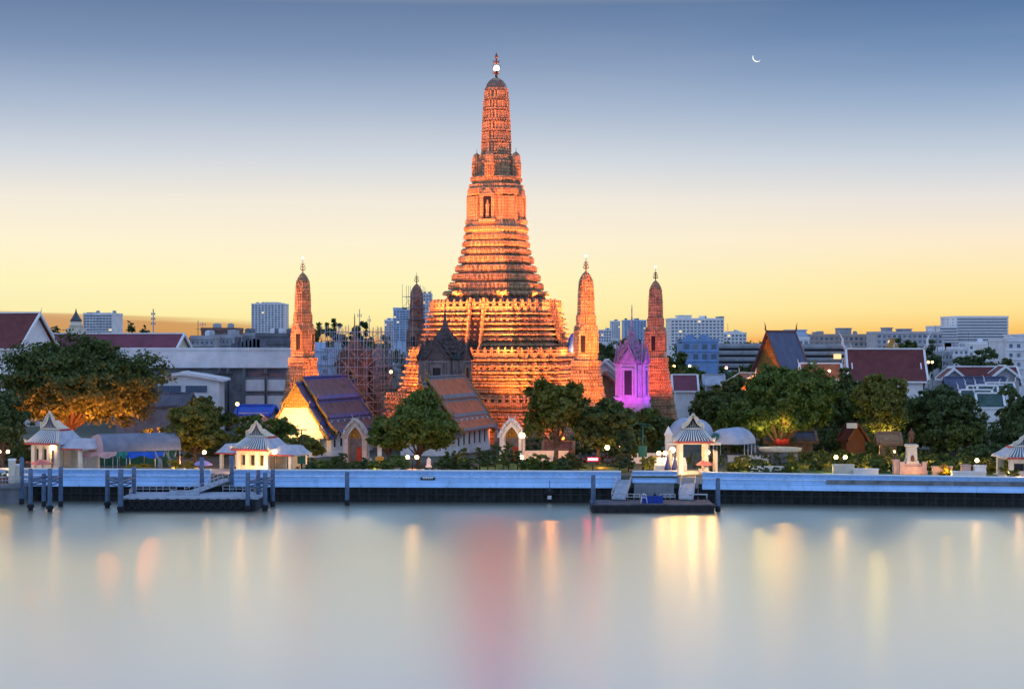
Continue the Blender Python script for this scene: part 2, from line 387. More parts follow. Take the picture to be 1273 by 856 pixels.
# terraces
terr = [(555, 466 and 142, 500, 132, 137, 489, 7), (495, 119, 442, 105, 108.5, 433, 7), (438, 93, 387, 80, 83, 375, 8)]
base = MB()
nexta = [119, 93, 60]
frieze = MB(); para = MB()
for i, (pb, hb, pt, ht, hp, pp, k) in enumerate(terr):
    prof = [(zp(pb), A * hb)] + mould((zp(pb) + .1, A * hb), (zp(pt), A * ht), k, .55)
    prof += [(zp(pt), A * hp), (zp(pt) + .5, A * hp), (zp(pt) + .5, A * (nexta[i] - 4))]
    base.loft(ringz(prof))
    for j in range(k):                                   # carved courses
        f = (j + .32) / k; z = zp(pb) + (zp(pt) - zp(pb)) * f; hh = (zp(pt) - zp(pb)) / k * .3; a = A * (hb + (ht - hb) * j / k) + .5
        teeth(base, a, z, z + hh, 1.1, .5, .3, top=.7)
    for j in range(k):
        za = zp(pb) + .1 + (zp(pt) - zp(pb) - .1) * j / k; dz = (zp(pt) - zp(pb)) / k; aa = A * (hb + (ht - hb) * j / k) - .53
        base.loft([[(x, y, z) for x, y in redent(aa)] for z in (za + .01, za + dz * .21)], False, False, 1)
    # a row of crouching bearers below the parapet
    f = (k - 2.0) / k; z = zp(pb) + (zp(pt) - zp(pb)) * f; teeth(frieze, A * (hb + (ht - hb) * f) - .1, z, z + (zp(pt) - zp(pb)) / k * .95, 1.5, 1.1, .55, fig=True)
    # parapet: pierced wall and merlons
    z0 = zp(pt) + .5; z1 = zp(pp)
    ro = redent(A * hp); ri = redent(A * hp - .5)
    for za, zb in ((z0, z0 + (z1 - z0) * .25), (z0 + (z1 - z0) * .62, z0 + (z1 - z0) * .8)):
        para.loft([[(x, y, za) for x, y in ro], [(x, y, zb) for x, y in ro], [(x, y, zb) for x, y in ri], [(x, y, za) for x, y in ri], [(x, y, za) for x, y in ro]], False, False)
    teeth(para, A * hp - .42, z0, z1 - (z1 - z0) * .2, 1.5, .75, .38)
    teeth(para, A * hp - .42, z1 - (z1 - z0) * .2, z1 + .35, 1.5, .55, .4, top=.35)
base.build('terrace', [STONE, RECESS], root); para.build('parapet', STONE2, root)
# recess with bearers above the third terrace, then the overhanging tiers
tier = MB()
prof = [(zp(380), A * 60), (zp(368), A * 57.5)]
tiers = [(362, 368, 65.5), (351.5, 361, 58.5), (340.5, 350, 54.5), (330, 339, 50.2), (318.5, 328, 46.3), (309.5, 317, 43), (300, 308, 41.3), (291, 299, 39.8)]
for i, (pt, pb, h) in enumerate(tiers):
    rec = (tiers[i + 1][2] if i + 1 < len(tiers) else 38.5) - 4.2
    prof += [(zp(pb), A * (h - 5)), (zp(pb) + .02, A * h), (zp(pb) + .5, A * (h + .6)), (zp(pt) - .35, A * (h - .4)), (zp(pt), A * (h - 1.2)), (zp(pt) + .02, A * rec)]
    teeth(tier, A * h + .05, zp(pb) + .15, zp(pt) - .3, 1.0, .5, .22, top=.6)
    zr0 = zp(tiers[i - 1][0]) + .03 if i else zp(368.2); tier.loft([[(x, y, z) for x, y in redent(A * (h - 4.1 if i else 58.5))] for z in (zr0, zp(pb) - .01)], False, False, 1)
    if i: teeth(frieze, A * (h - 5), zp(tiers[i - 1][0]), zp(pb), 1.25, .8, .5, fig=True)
tier.loft(ringz(prof), False, False)
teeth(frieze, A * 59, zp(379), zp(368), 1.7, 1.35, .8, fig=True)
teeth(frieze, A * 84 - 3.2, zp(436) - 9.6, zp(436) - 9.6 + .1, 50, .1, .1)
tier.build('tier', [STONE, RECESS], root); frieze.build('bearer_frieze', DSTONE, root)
# cella with four niches
cel = MB()
prof = [(zp(291), A * 38), (zp(287.5), A * 40), (zp(283), A * 40), (zp(281), A * 38), (zp(277), A * 37.2), (zp(276), A * 36), (zp(245), A * 33), (zp(243), A * 35), (zp(236), A * 35.5), (zp(234), A * 33.5), (zp(230), A * 33.5),
        (zp(229), A * 29.5), (zp(225.5), A * 32), (zp(221), A * 31.6), (zp(219), A * 24), (zp(217), A * 22.5), (zp(206), A * 22), (zp(204), A * 23.5), (zp(201), A * 23), (zp(199), A * 21), (zp(193.5), A * 20.4), (zp(193), A * 17)]
cel.loft(ringz(prof))
for pa, pb, h, st in ((243, 236, 35.2, .8), (286, 283.5, 40, .8), (225, 221.5, 31.8, .7), (216, 207, 22.2, .8), (199, 194, 20.7, .6), (230, 233, 33.4, .7)):
    teeth(cel, A * h, zp(max(pa, pb)), zp(min(pa, pb)), st, st * .5, .2, top=.5)
teeth(cel, A * 34.6, zp(275), zp(246), 1.1, .5, .22)      # pilaster ribs
for k in range(4):
    a = k * math.pi / 2; n = Vector((math.cos(a), math.sin(a))); ux = Vector((-n.y, n.x))
    for (w, dep, za, zb, tp) in ((3.6, 1.1, 279, 274, 1), (3.2, .8, 246, 243, .9), (3.0, .7, 243, 239.5, .55), (2.0, .6, 239.5, 236, .25)):
        cel.obx(n * (A * 35.5), ux, n, w, dep, zp(za), zp(zb), top=tp)
    for s in (-1, 1): cel.obx(n * (A * 34.6) + ux * s * 1.25, ux, n, .6, 1.0, zp(274), zp(246))
cel.build('cella', STONE2, root)
for k in range(4):
    a = k * math.pi / 2; n = Vector((math.cos(a), math.sin(a))); ux = Vector((-n.y, n.x)); c = n * (A * 35)
    m = MB(); m.obx(c, ux, n, 1.7, .45, zp(273), zp(247)); nb = m.build('niche', DARK, root)
    f = MB(); f.obx(c, ux, n, .95, .8, zp(272), zp(266), top=.5); f.obx(c, ux, n, .55, .75, zp(266), zp(256), top=1.5); f.obx(c, ux, n, .4, .7, zp(256), zp(251), top=.5); f.build('niche_statue', STONE2, nb)
# finger-shaped summit
K2 = K / 1.08; top = MB()
bands = [(193, 18.4), (178, 18.0), (164.5, 17.4), (151, 16.7), (138, 16.0), (125, 15.0), (113, 13.6)]
prof = []
for i, (py, h) in enumerate(bands):
    prof += [(zp(py), K2 * (h - 1.6)), (zp(py) + .02, K2 * (h + .9)), (zp(py) + .5, K2 * (h + .9)), (zp(py) + .6, K2 * (h - 1.0))]
    if i < len(bands) - 1:
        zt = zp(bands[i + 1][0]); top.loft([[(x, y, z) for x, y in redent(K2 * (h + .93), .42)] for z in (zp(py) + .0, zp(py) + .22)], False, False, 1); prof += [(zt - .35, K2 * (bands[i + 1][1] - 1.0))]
        teeth(top, K2 * (h - 1.2), zp(py) + .62, zt - .15, .75, .40, .36, w=.42, n=4, top=.75)
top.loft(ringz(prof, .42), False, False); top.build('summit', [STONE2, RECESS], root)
dm = MB(); dm.loft(ringz([(zp(113), K2 * 13.4), (zp(109.5), K2 * 13.2), (zp(105), K2 * 11.8), (zp(101), K2 * 9), (zp(98), K2 * 5), (zp(96.5), K2 * 1.6), (zp(95), K2 * .8)], .42)); dm.build('dome_cap', mat('dark_gilt_cap', (.20, .15, .12), .5, .3, 2), root)
fin = MB(); fin.tube([(0, 0, zp(96)), (0, 0, zp(72)), (0, 0, zp(65))], [.28, .14, .03], 8)
for zz, sc in ((92, .9), (86, 1.0), (79, .8)):
    for k in range(6):
        a = k * math.pi / 3 + .2; r = 1.0 * sc
        fin.tube([(0, 0, zp(zz)), (r * .7 * math.cos(a), r * .7 * math.sin(a), zp(zz) + .15), (r * math.cos(a), r * math.sin(a), zp(zz) + .95 * sc)], [.10, .12, .02], 5)
fin.lathe([(.02, zp(73)), (.42, zp(71)), (.3, zp(69.5)), (.03, zp(66))], 8)
fin.build('trident_finial', BRONZE, root)
lg = MB(); lg.sph((0, 0, zp(85)), .62, 12); lg.build('summit_lamp', WHITEL, root)
# the four small prangs round the summit
mini = MB(); zb = zp(222)
mini.loft(ringz([(zb, .95), (zb + 3.0, .95), (zb + 3.1, 1.05), (zb + 3.3, .95), (zb + 4.6, .85), (zb + 5.2, .6), (zb + 5.6, .12)], .5, 2)); mini.tube([(0, 0, zb + 5.5), (0, 0, zb + 6.6)], [.09, .02], 5)
for q in range(4): teeth(mini, .95, zb + .3 + q * .7, zb + .85 + q * .7, .5, .3, .12, w=.5, n=2)
mm = mini.mesh('small_prang', STONE2)
for k in range(4):
    a = k * math.pi / 2; part('small_prang', mm, root, (A * 29.2 * math.cos(a), A * 29.2 * math.sin(a), 0))
# stairs on the four sides, second to third terrace and first to second
st = MB()
zA, zB = zp(438), zp(379); r0, r1 = A * 97, A * 78
for i in range(34):
    f = i / 34; r = r0 + (r1 - r0) * f
    st.bx(-1.15, 1.15, -r - .4, -r + 1.2, zA + (zB - zA) * f - 1.2, zA + (zB - zA) * (i + 1) / 34 - .02)
stm = st.mesh('stair', mat('stair_tread', (.06, .045, .04), .85))
bl = MB()
for s in (-1, 1): bl.loft([[(s * 1.2, -r - .8, z - 1.5), (s * 1.75, -r - .8, z - 1.5), (s * 1.75, -r - .8, z + .9), (s * 1.2, -r - .8, z + .9)] for r, z in ((r0, zA), (r1 - .3, zB + .2))])
for f in np.linspace(0.02, .98, 9):
    for s in (-1, 1): r = r0 + (r1 - r0) * f; bl.bx(s * 1.47 - .2, s * 1.47 + .2, -r - 1.0, -r - .6, zA + (zB - zA) * f, zA + (zB - zA) * f + 1.5)
blm = bl.mesh('balustrade', STONE2)
for k in range(4):
    o = part('stair', stm, root, (0, 0, 0), k * math.pi / 2); part('balustrade', blm, o, (0, 0, 0))
# blue sheeting tied to the terrace on the far right side
tp = MB(); tp.lathe([(.1, 0), (.95, .3), (1.05, 1.8), (.8, 3.1), (.35, 3.9), (.05, 4.1)], 9)
wrap = tp.build('wrapped_statue', BLUET, None, (X(711.5, 372), 372, zp(438))); tag(wrap, 'statue wrapped in blue sheeting on the second terrace edge of the great tower', 'statue')

# satellite towers
def sat_prof():
    base = [(0, 5.6)] + [q for i in range(9) for q in ((i * 1.75 + .05, 5.55 - i * .32), (i * 1.75 + .75, 5.5 - i * .32), (i * 1.75 + .8, 5.0 - i * .32), (i * 1.75 + 1.2, 5.0 - i * .32), (i * 1.75 + 1.25, 5.45 - i * .32), (i * 1.75 + 1.74, 5.45 - i * .32))]
    return base + [(16.0, 2.75), (16.3, 3.0), (17.1, 2.95), (17.2, 2.3), (17.9, 2.4), (18.0, 2.12)]
def make_sat(name, label, stone, dark):
    r = thing(name, label, 'tower', (0, 0, 0), TH, 'four satellite prangs round the great tower')
    b = MB(); pf = [(z, a / 1.1) for z, a in sat_prof()]; b.loft(ringz(pf, .5, 3))
    for i in range(9): teeth(b, (5.2 - i * .32) / 1.1, i * 1.75 + .82, i * 1.75 + 1.2, .75, .4, .35, w=.5, n=3)
    b.build('base', stone, r)
    c = MB(); c.loft(ringz([(18, 2.1), (18.3, 2.15), (18.5, 1.98), (22.2, 1.86), (22.4, 2.0), (23.2, 2.0), (23.3, 1.85), (24, 1.9), (24.1, 1.7), (26.2, 1.62), (26.3, 1.5)], .5, 3))
    for z0, z1, a, s in ((22.4, 23.1, 2.0, .5), (24.3, 25.9, 1.66, .55), (18.7, 22, 1.9, .75)): teeth(c, a, z0, z1, s, s * .45, .18, w=.5, n=3, top=.7)
    for k in range(4):
        a = k * math.pi / 2; n = Vector((math.cos(a), math.sin(a))); ux = Vector((-n.y, n.x))
        for s in (-1, 1): c.obx(n * 1.9 + ux * s * .62, ux, n, .28, .45, 18.6, 22)
        c.obx(n * 1.9, ux, n, 1.7, .5, 22, 22.5, top=.8); c.obx(n * 1.9, ux, n, 1.3, .45, 22.5, 23.8, top=.1)
    c.build('cella', stone, r)
    for k in range(4):
        a = k * math.pi / 2; n = Vector((math.cos(a), math.sin(a))); ux = Vector((-n.y, n.x)); m = MB(); m.obx(n * 1.95, ux, n, .85, .22, 18.7, 21.9); m.build('niche', DARK, r)
    s = MB(); bs = [(26.3, 1.66), (27.6, 1.64), (28.9, 1.6), (30.2, 1.54), (31.4, 1.45), (32.6, 1.3)]; pf = []
    for i, (z, a) in enumerate(bs):
        a /= 1.06
        pf += [(z, a + .06), (z + .16, a + .06), (z + .2, a - .06)]
        if i < 5: pf += [(bs[i + 1][0] - .03, bs[i + 1][1] / 1.06 - .05)]; teeth(s, a - .06, z + .25, bs[i + 1][0] - .15, .45, .22, .1, w=.4, n=3, top=.7)
    pf += [(33.0, 1.12), (33.7, .8), (34.2, .4), (34.5, .1)]
    s.loft(ringz(pf, .4, 3)); s.build('summit', stone, r)
    f = MB(); f.tube([(0, 0, 34.3), (0, 0, 36.3), (0, 0, 37.2)], [.12, .07, .02], 6)
    for zz, sc in ((34.9, 1.0), (35.5, .8), (36.0, .55)):
        for k in range(6): a = k * math.pi / 3; q = .62 * sc; f.tube([(0, 0, zz), (q * .7 * math.cos(a), q * .7 * math.sin(a), zz + .1), (q * math.cos(a), q * math.sin(a), zz + .6 * sc)], [.06, .08, .02], 4)
    f.build('trident_finial', BRONZE, r)
    if not dark: l = MB(); l.sph((0, 0, 37.45), .2, 8); l.build('finial_lamp', WHITEL, r)
    return r
sat = make_sat('satellite_prang', 'slim orange satellite prang standing alone at the far left of the great tower', STONE, False)
sat.location = (X(376.5, 361), 361, .4)
p = dup(sat, (X(728.5, 343), 343, 0), label='orange satellite prang just right of the great tower, nearest of the slim towers')
p = dup(sat, (X(815, 398), 398, 0), label='deep red satellite prang right beside the purple lit mondop')
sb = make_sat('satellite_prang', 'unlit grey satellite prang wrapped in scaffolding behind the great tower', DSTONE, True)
sb.location = (X(518, 416), 416, -.2)
for (px, Y, dx, dy, pw, col) in ((376.5, 361, -7, -13, 52000, SOD), (376.5, 361, 9, -10, 52000, SOD), (728.5, 343, 7, -12, 30000, SOD), (728.5, 343, -9, -8, 24000, SOD), (815, 398, -6, -13, 21000, (1, .12, .05)), (815, 398, 11, -12, 19000, (1, .11, .05))):
    lamp('SPOT', (X(px, Y) + dx, Y + dy, 6), pw, col, .4, (X(px, Y), Y, 23), 80)

# mondops
def make_mondop(label, loc, Wd, zb, ze, zt, wallm, roofm, trim, grn=None):
    r = thing('mondop', label, 'mondop', loc, TH)
    h = Wd / 2; b = MB(); b.bx(-h * 1.18, h * 1.18, -h * 1.18, h * 1.18, 0, zb - 1.4); b.bx(-h * 1.1, h * 1.1, -h * 1.1, h * 1.1, zb - 1.4, zb - .7); b.bx(-h * 1.14, h * 1.14, -h * 1.14, h * 1.14, zb - .7, zb); b.build('plinth', trim, r)
    w = MB(); c = h * .62
    w.bx(-c, c, -h, h, zb, ze); w.bx(-h, h, -c * .98, c * .98, zb, ze - .1); w.bx(-h * .82, h * .82, -h * .82, h * .82, zb, ze - .3)
    for k in range(4):
        a = k * math.pi / 2; n = Vector((math.cos(a), math.sin(a))); ux = Vector((-n.y, n.x))
        for s in (-1, 1): w.obx(n * h + ux * s * c * .9, ux, n, .5, .35, zb, ze); w.obx(n * h + ux * s * 1.0, ux, n, .35, .45, zb, zb + (ze - zb) * .8)
        w.obx(n * h, ux, n, 2.5, .5, zb + (ze - zb) * .78, zb + (ze - zb) * .86)
        for s in (-1, 1): w.obx(n * h * .82 + ux * s * h * .74, ux, n, .4, .3, zb, ze - .3)
        for q in np.linspace(-.95, .95, 9):
            if abs(q * c) > 1.25: w.obx(n * h + ux * q * c, ux, n, .22, .3, zb + .3, ze - .2)
            w.obx(n * h * .82 + ux * q * h * .8, ux, n, .2, .22, zb + .3, ze - .4)
        w.obx(n * h, ux, n, c * 2.06, .28, zb, zb + .45); w.obx(n * h, ux, n, c * 2.06, .34, ze - .7, ze - .35)
    w.build('wall', wallm, r)
    for k in range(4):
        a = k * math.pi / 2; n = Vector((math.cos(a), math.sin(a))); ux = Vector((-n.y, n.x)); m = MB(); m.obx(n * h, ux, n, 1.7, .22, zb + .2, zb + (ze - zb) * .8); m.build('doorway', DARK, r)
    rf = MB()
    H2 = zt - ze
    for k in range(4):                                     # four gables
        a = k * math.pi / 2
        for y0, sc, dz in ((h + .35, .92, 0), (h * .84, 1.0, .9)):
            ca, sa = math.cos(a), math.sin(a); T = lambda x, y, z: (x * ca - y * sa, x * sa + y * ca, z)
            P = [(-c * 1.15 * sc, ze - .15 + dz * .3), (c * 1.15 * sc, ze - .15 + dz * .3), (c * .55 * sc, ze + H2 * .11 + dz), (0, ze + H2 * .25 + dz), (-c * .55 * sc, ze + H2 * .11 + dz)]
            rf.loft([[T(x, y0, z) for x, z in P], [T(x, 0, z) for x, z in P]])
            for s in (-1, 1): rf.tube([T(s * c * 1.2 * sc, y0 + .1, ze - .2), T(s * c * .58 * sc, y0 + .1, ze + H2 * .12 + dz), T(0, y0 + .1, ze + H2 * .28 + dz), T(0, y0 + .35, ze + H2 * .37 + dz)], [.22, .2, .16, .03], 5)
            rf.tube([T(c * 1.15 * sc, y0 + .1, ze), T(c * 1.35 * sc, y0 + .2, ze + 1.0)], [.2, .03], 4); rf.tube([T(-c * 1.15 * sc, y0 + .1, ze), T(-c * 1.35 * sc, y0 + .2, ze + 1.0)], [.2, .03], 4)
    for i in range(6):                                     # stacked tiers
        f = i / 6; hh = h * (.86 * (1 - f) ** 1.2 + .1); z = ze + H2 * (.10 + .072 * i)
        rf.loft(ringz([(z, hh), (z + .15, hh * 1.06), (z + .35, hh * 1.04), (z + H2 * .075 + .1, hh * .74)], .5, 2)); teeth(rf, hh * 1.02, z + .2, z + .9, .9, .4, .15, w=.5, n=2, top=.1)
    rf.build('roof', roofm, r)
    sp = MB(); z = ze + H2 * .5
    sp.lathe([(h * .2, z), (h * .17, z + H2 * .05), (h * .13, z + H2 * .06), (h * .12, z + H2 * .12), (h * .07, z + H2 * .13), (h * .06, z + H2 * .25), (h * .04, z + H2 * .3), (.12, zt - 1), (.03, zt)], 8); sp.build('spire', roofm, r)
    if grn:
        gq = MB()
        for s in (-1, 1): gq.secx([(-h * .8, ze + .02), (h * .8, ze + .02), (h * .5, ze + 1.3), (-h * .5, ze + 1.3)], s * h * .45, s * h * .93)
        gq.build('side_roof', grn, r)
    return r
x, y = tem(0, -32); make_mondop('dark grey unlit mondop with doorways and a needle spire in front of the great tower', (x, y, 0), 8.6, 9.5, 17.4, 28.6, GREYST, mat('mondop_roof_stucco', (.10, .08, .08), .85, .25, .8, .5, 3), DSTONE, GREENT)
x, y = tem(30, 0); make_mondop('small mondop lit vivid purple with a tapering spire', (x, y, 0), 5.6, 9.2, 16.3, 28.6, mat('mondop_plaster', (.42, .36, .44), .7, .12, 1.2, .4, 4), mat('mondop_roof_plaster', (.32, .24, .32), .8, .2, 1.2, .4, 4), MATS['mondop_plaster'])
lamp('SPOT', (x + 9, y - 14, 6.5), 9500, (.60, .02, 1), .3, (x, y, 17.5), 75)
lamp('SPOT', (x + 12, y - 2, 6.5), 7500, (.5, .015, 1), .3, (x, y, 14.5), 60)
lamp('SPOT', (x - 6, y - 14, 6.5), 8500, (.95, .03, .9), .3, (x, y, 15), 60)
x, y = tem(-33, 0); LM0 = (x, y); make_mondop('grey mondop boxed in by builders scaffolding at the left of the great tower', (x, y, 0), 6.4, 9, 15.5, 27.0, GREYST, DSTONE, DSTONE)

# scaffolding
SCAF = mat('scaffold_tube', (.34, .40, .48), .5, .2, 3, metal=.3)
def scaffold(label, loc, rz, wx, wy, zt, sx, lift, rr=.075):
    r = thing('scaffolding', label, 'scaffolding', loc, rz)
    t1 = MB(); rnd = random.Random(int(wx * 10)); nx = int(wx / sx)
    nz_ = int(zt / lift)
    faces = [((-wx / 2, -wy / 2), (wx / 2, -wy / 2)), ((wx / 2, -wy / 2), (wx / 2, wy / 2)), ((wx / 2, wy / 2), (-wx / 2, wy / 2)), ((-wx / 2, wy / 2), (-wx / 2, -wy / 2))]
    br = MB(); pl = MB()
    for off in (0, 1.1):
        for (a, b) in faces:
            a = Vector(a) * (1 - off * 2 / max(wx, wy)); b = Vector(b) * (1 - off * 2 / max(wx, wy)); L = (b - a).length; k = max(1, int(L / sx))
            for i in range(k + 1):
                p = a + (b - a) * i / k; t1.tube([(p.x, p.y, 0), (p.x, p.y, zt + rnd.uniform(-.6, 1.2))], rr, 4)
            for j in range(1, nz_ + 1): t1.tube([(a.x, a.y, j * lift), (b.x, b.y, j * lift)], rr, 4)
            if off == 0:
                for j in range(nz_):
                    for i in range(k):
                        if rnd.random() < .35:
                            p = a + (b - a) * i / k; q = a + (b - a) * (i + 1) / k
                            if rnd.random() < .5: p, q = q, p
                            br.tube([(p.x, p.y, j * lift), (q.x, q.y, (j + 1) * lift)], rr * .8, 4)
                    if rnd.random() < .75 and j > 1:
                        n = Vector(((b - a).y, -(b - a).x)).normalized(); c = (a + b) / 2 - n * .55
                        pl.add([(a.x - n.x * .1, a.y - n.y * .1, j * lift + .1), (b.x - n.x * .1, b.y - n.y * .1, j * lift + .1), (b.x - n.x * 1., b.y - n.y * 1., j * lift + .1), (a.x - n.x * 1., a.y - n.y * 1., j * lift + .1)], [(0, 1, 2, 3)])
    t1.build('tube_frame', SCAF, r); br.build('brace', SCAF, r); pl.build('plank', WOOD, r)
    return r
scaffold('open scaffolding of pale tubes boxed round the grey mondop', (LM0[0] + 1, LM0[1], 0), TH, 13, 12, 23.5, 2.1, 1.9)
scaffold('tall narrow scaffolding climbing the unlit satellite prang', (X(518, 416), 416, 0), TH, 5.2, 5.2, 33, 2.3, 2.6, .05)
scaffold('low scaffolding between the mondop and the unlit prang', (X(487, 400), 400, 0), TH + .2, 9, 8, 18.5, 1.8, 1.7)

# ------------------------------------------------------------------ temple halls
def horn(mb, p, d, s=1.0, n=5):
    p = Vector(p); d = Vector(d).normalized(); up = Vector((0, 0, 1))
    mb.tube([p, p + d * .35 * s + up * .5 * s, p + d * .30 * s + up * 1.0 * s, p + d * .75 * s + up * 1.9 * s], [.22 * s, .17 * s, .12 * s, .02], n)
def thai_hall(label, X0, Y0, roofm, borderm, wallm, goldm, endm, L=20.6, rz=TH, sc=1.0, base=0.0, chofa=1.0, cat='temple hall', windows=5, group=None):
    r = thing('temple_hall', label, cat, (X0, Y0, base), rz, group)
    r.scale = (sc, sc, sc)
    T0 = [((0, 14.2), (1.4, 12.0), (2.9, 10.3)), ((2.75, 9.9), (3.9, 8.3), (5.1, 6.9)), ((4.95, 6.5), (5.9, 5.4), (7.0, 4.5))]
    sets = [(0, L, 0, 1.0), (-3.0, .5, -1.0, .93), (L - .5, L + 3, -1.0, .93)]
    rf = MB(); bd = MB(); BG = []
    for (ya, yb, dz, k) in sets:
        be = [(MB(), MB()), (MB(), MB())]; BG += be
        for tp in T0:
            for s in (-1, 1):
                pts = [(s * x * k, z + dz) for x, z in tp]
                rf.sec(pts + [(x, z - .28) for x, z in reversed(pts)], ya, yb)
                a, m, b = [Vector(q) for q in pts]
                up = Vector((0, .07))
                def strip(p, q, y0, y1): bd.sec([tuple(p + up), tuple(q + up), tuple(q - up), tuple(p - up)], y0, y1)
                strip(b + (m - b) * .38, b + (b - m) * .02, ya + .02, yb - .02)
                strip(a, a + (m - a) * .22, ya + .02, yb - .02)
                for y0 in (ya + .25, yb - 1.0): strip(a, m, y0, y0 + .75); strip(m, b, y0, y0 + .75)
                # barge boards
                for (brg, _), yy in zip(be, ((ya - .16, ya + .10), (yb - .10, yb + .16))):
                    brg.sec([(x, z + .28) for x, z in pts] + [(x, z - .35) for x, z in reversed(pts)], *yy)
                for (_, hn), yy, d in zip(be, (ya, yb), (-1, 1)): horn(hn, (pts[2][0], yy, pts[2][1] + .1), (s * .5, d * .2, 0), .55 * chofa)
        bd.tube([(0, ya, T0[0][0][1] + dz + .1), (0, yb, T0[0][0][1] + dz + .1)], .26, 6)
        for (_, hn), yy, d in zip(be, (ya, yb), (-1, 1)): horn(hn, (0, yy, T0[0][0][1] + dz + .1), (0, d, 0), 1.0 * chofa)
    rf.build('roof', roofm, r); bd.build('roof_border', borderm, r); [(a.build('bargeboard', goldm, r), b.build('roof_finial', goldm, r)) for a, b in BG]
    w = MB(); w.bx(-5, 5, 1.0, L - 1, 0, 6.9); w.bx(-4.4, 4.4, -2.2, L + 2.4, 0, 6.2)
    for y in np.linspace(1.4, L - 1.4, windows + 2): 
        for s in (-1, 1): w.bx(s * 5 - .22, s * 5 + .22, y - .3, y + .3, 0, 6.4)
    w.bx(-5.5, 5.5, .6, L - .6, 0, .8)
    w.build('wall', wallm, r)
    for yy in (-2.6, L + 2.5):
        gw = MB(); gw.sec([(-5.9, 4.2), (5.9, 4.2), (4.4, 6.4), (2.6, 9.0), (-2.6, 9.0), (-4.4, 6.4)], yy, yy + .22)
        if yy < 0: gw.bx(-5.4, 5.4, -2.75, -2.3, 3.4, 4.2)
        gw.build('gable_wall', endm, r)
    for yy in (-2.75, L + 2.65): pd = MB(); pd.sec([(-2.6, 8.9), (2.6, 8.9), (1.3, 11.0), (0, 13.0), (-1.3, 11.0)], yy, yy + .35); pd.build('pediment', goldm, r)
    for yv, ev in ((.3, 1),): pass
    ys = np.linspace(1.4, L - 1.4, windows + 2)
    win = MB(); win.bx(-.09, .09, -.45, .45, 0, 2.9); fr = MB()
    for a, b in ((-.68, -.45), (.45, .68)): fr.bx(-.14, .14, a, b, -.2, 3.1)
    fr.bx(-.14, .14, -.68, .68, 3.0, 3.35); fr.bx(-.18, .18, -.75, .75, -.4, -.15); wm_, fm_ = win.mesh('window', DARK), fr.mesh('window_frame', wallm)
    for a, b in zip(ys, ys[1:]):
        for s in (-1, 1): o = part('window', wm_, r, (s * 5.0, (a + b) / 2, 1.6)); part('window_frame', fm_, o, (0, 0, 0))
    for x in (-3.9, -1.4, 1.4, 3.9): cl = MB(); cl.bx(x - .3, x + .3, -2.55, -2.2 + .3, 0, 4.2); cl.build('column', wallm, r)
    return r
h1 = thai_hall('temple hall with violet and blue tiled roofs and a blazing white lit gable', X(376, 322), 322, BROWNR, BLUER, WHITE, GOLD, CREAM)
h2 = thai_hall('temple hall with orange tiled roofs and white windowed side wall below the grey mondop', X(531, 325), 325, ORANGER, GREYB, WHITE, GOLD, CREAM)
# lamps that light the gables
for (px, Y, pw) in ((352, 313, 6500), (372, 310, 6500)):
    lamp('SPOT', (X(px, Y), Y, 4.5), pw, (1, .52, .13), .3, (X(372, 319), 319, 8.0), 110, .9)
lamp('SPOT', (X(362, 310), 310, 3.5), 2600, (1, .36, .07), .3, (X(366, 319), 319, 10.5), 80, .9)
lamp('SPOT', (X(500, 313), 313, 4), 3500, SOD, .3, (X(520, 321), 321, 10.5), 90, .9)

# arch gates
def arch_gate(label, px, Y, m1):
    r = thing('arch_gate', label, 'gate', (X(px, Y), Y, 0), TH * .6)
    w = MB()
    o = [(-2.1, 0), (-2.1, 4.6), (-1.75, 5.6), (-1.0, 6.7), (0, 7.6), (1.0, 6.7), (1.75, 5.6), (2.1, 4.6), (2.1, 0)]
    i = [(-1.25, 0), (-1.25, 4.2), (-1.05, 4.9), (-.6, 5.6), (0, 6.2), (.6, 5.6), (1.05, 4.9), (1.25, 4.2), (1.25, 0)]
    for k in range(8):
        P = [o[k], o[k + 1], i[k + 1], i[k]]; w.sec(P, -.9, .9)
    w.build('arch', m1, r)
    t2 = MB()
    for a, b in zip(o[1:-1], o[2:-1]): t2.tube([(a[0], -1.0, a[1]), (b[0], -1.0, b[1])], .24, 6); t2.tube([(a[0] * .82, -1.0, a[1] * .93), (b[0] * .82, -1.0, b[1] * .93)], .12, 5)
    t2.build('moulding', m1, r)
    for s in (-1, 1): t2 = MB(); t2.bx(s * 2.1 - .35, s * 2.1 + .35, -1.1, 1.1, 0, .8); t2.build('pier_base', m1, r); t2 = MB(); t2.bx(s * 2.1 - .35, s * 2.1 + .35, -1.1, 1.1, 4.3, 4.7); t2.build('pier_cap', m1, r); t2 = MB(); horn(t2, (s * .35, -.5, 7.3), (s * .6, 0, 0), .6); t2.build('ridge_horn', m1, r); t2 = MB(); horn(t2, (s * 2.2, -.9, 4.6), (s * .6, 0, 0), .45); t2.build('finial', m1, r)
    dd = MB(); dd.bx(-1.24, 1.24, .3, .42, 0, 4.2); dd.build('inner_wall', GREYST, r)
    tm = MB(); tm.sec([(-1.2, 4.2), (1.2, 4.2), (1.0, 4.9), (.55, 5.55), (0, 6.1), (-.55, 5.55), (-1.0, 4.9)], .2, .4); tm.build('tympanum', GOLD, r)
    l = MB(); l.bx(.1, 1.2, -.2, -.08, 0, 2.7); l.build('door_leaf', REDW, r)
    return r
arch_gate('grey pointed arch gateway with an open red door before the violet roofed hall', 443, 305, mat('gate_stone', (.52, .46, .42), .8, .15, 1, .3, 4))
arch_gate('pale blue white pointed arch gateway right of the orange roofed hall', 637, 306, WHITE)

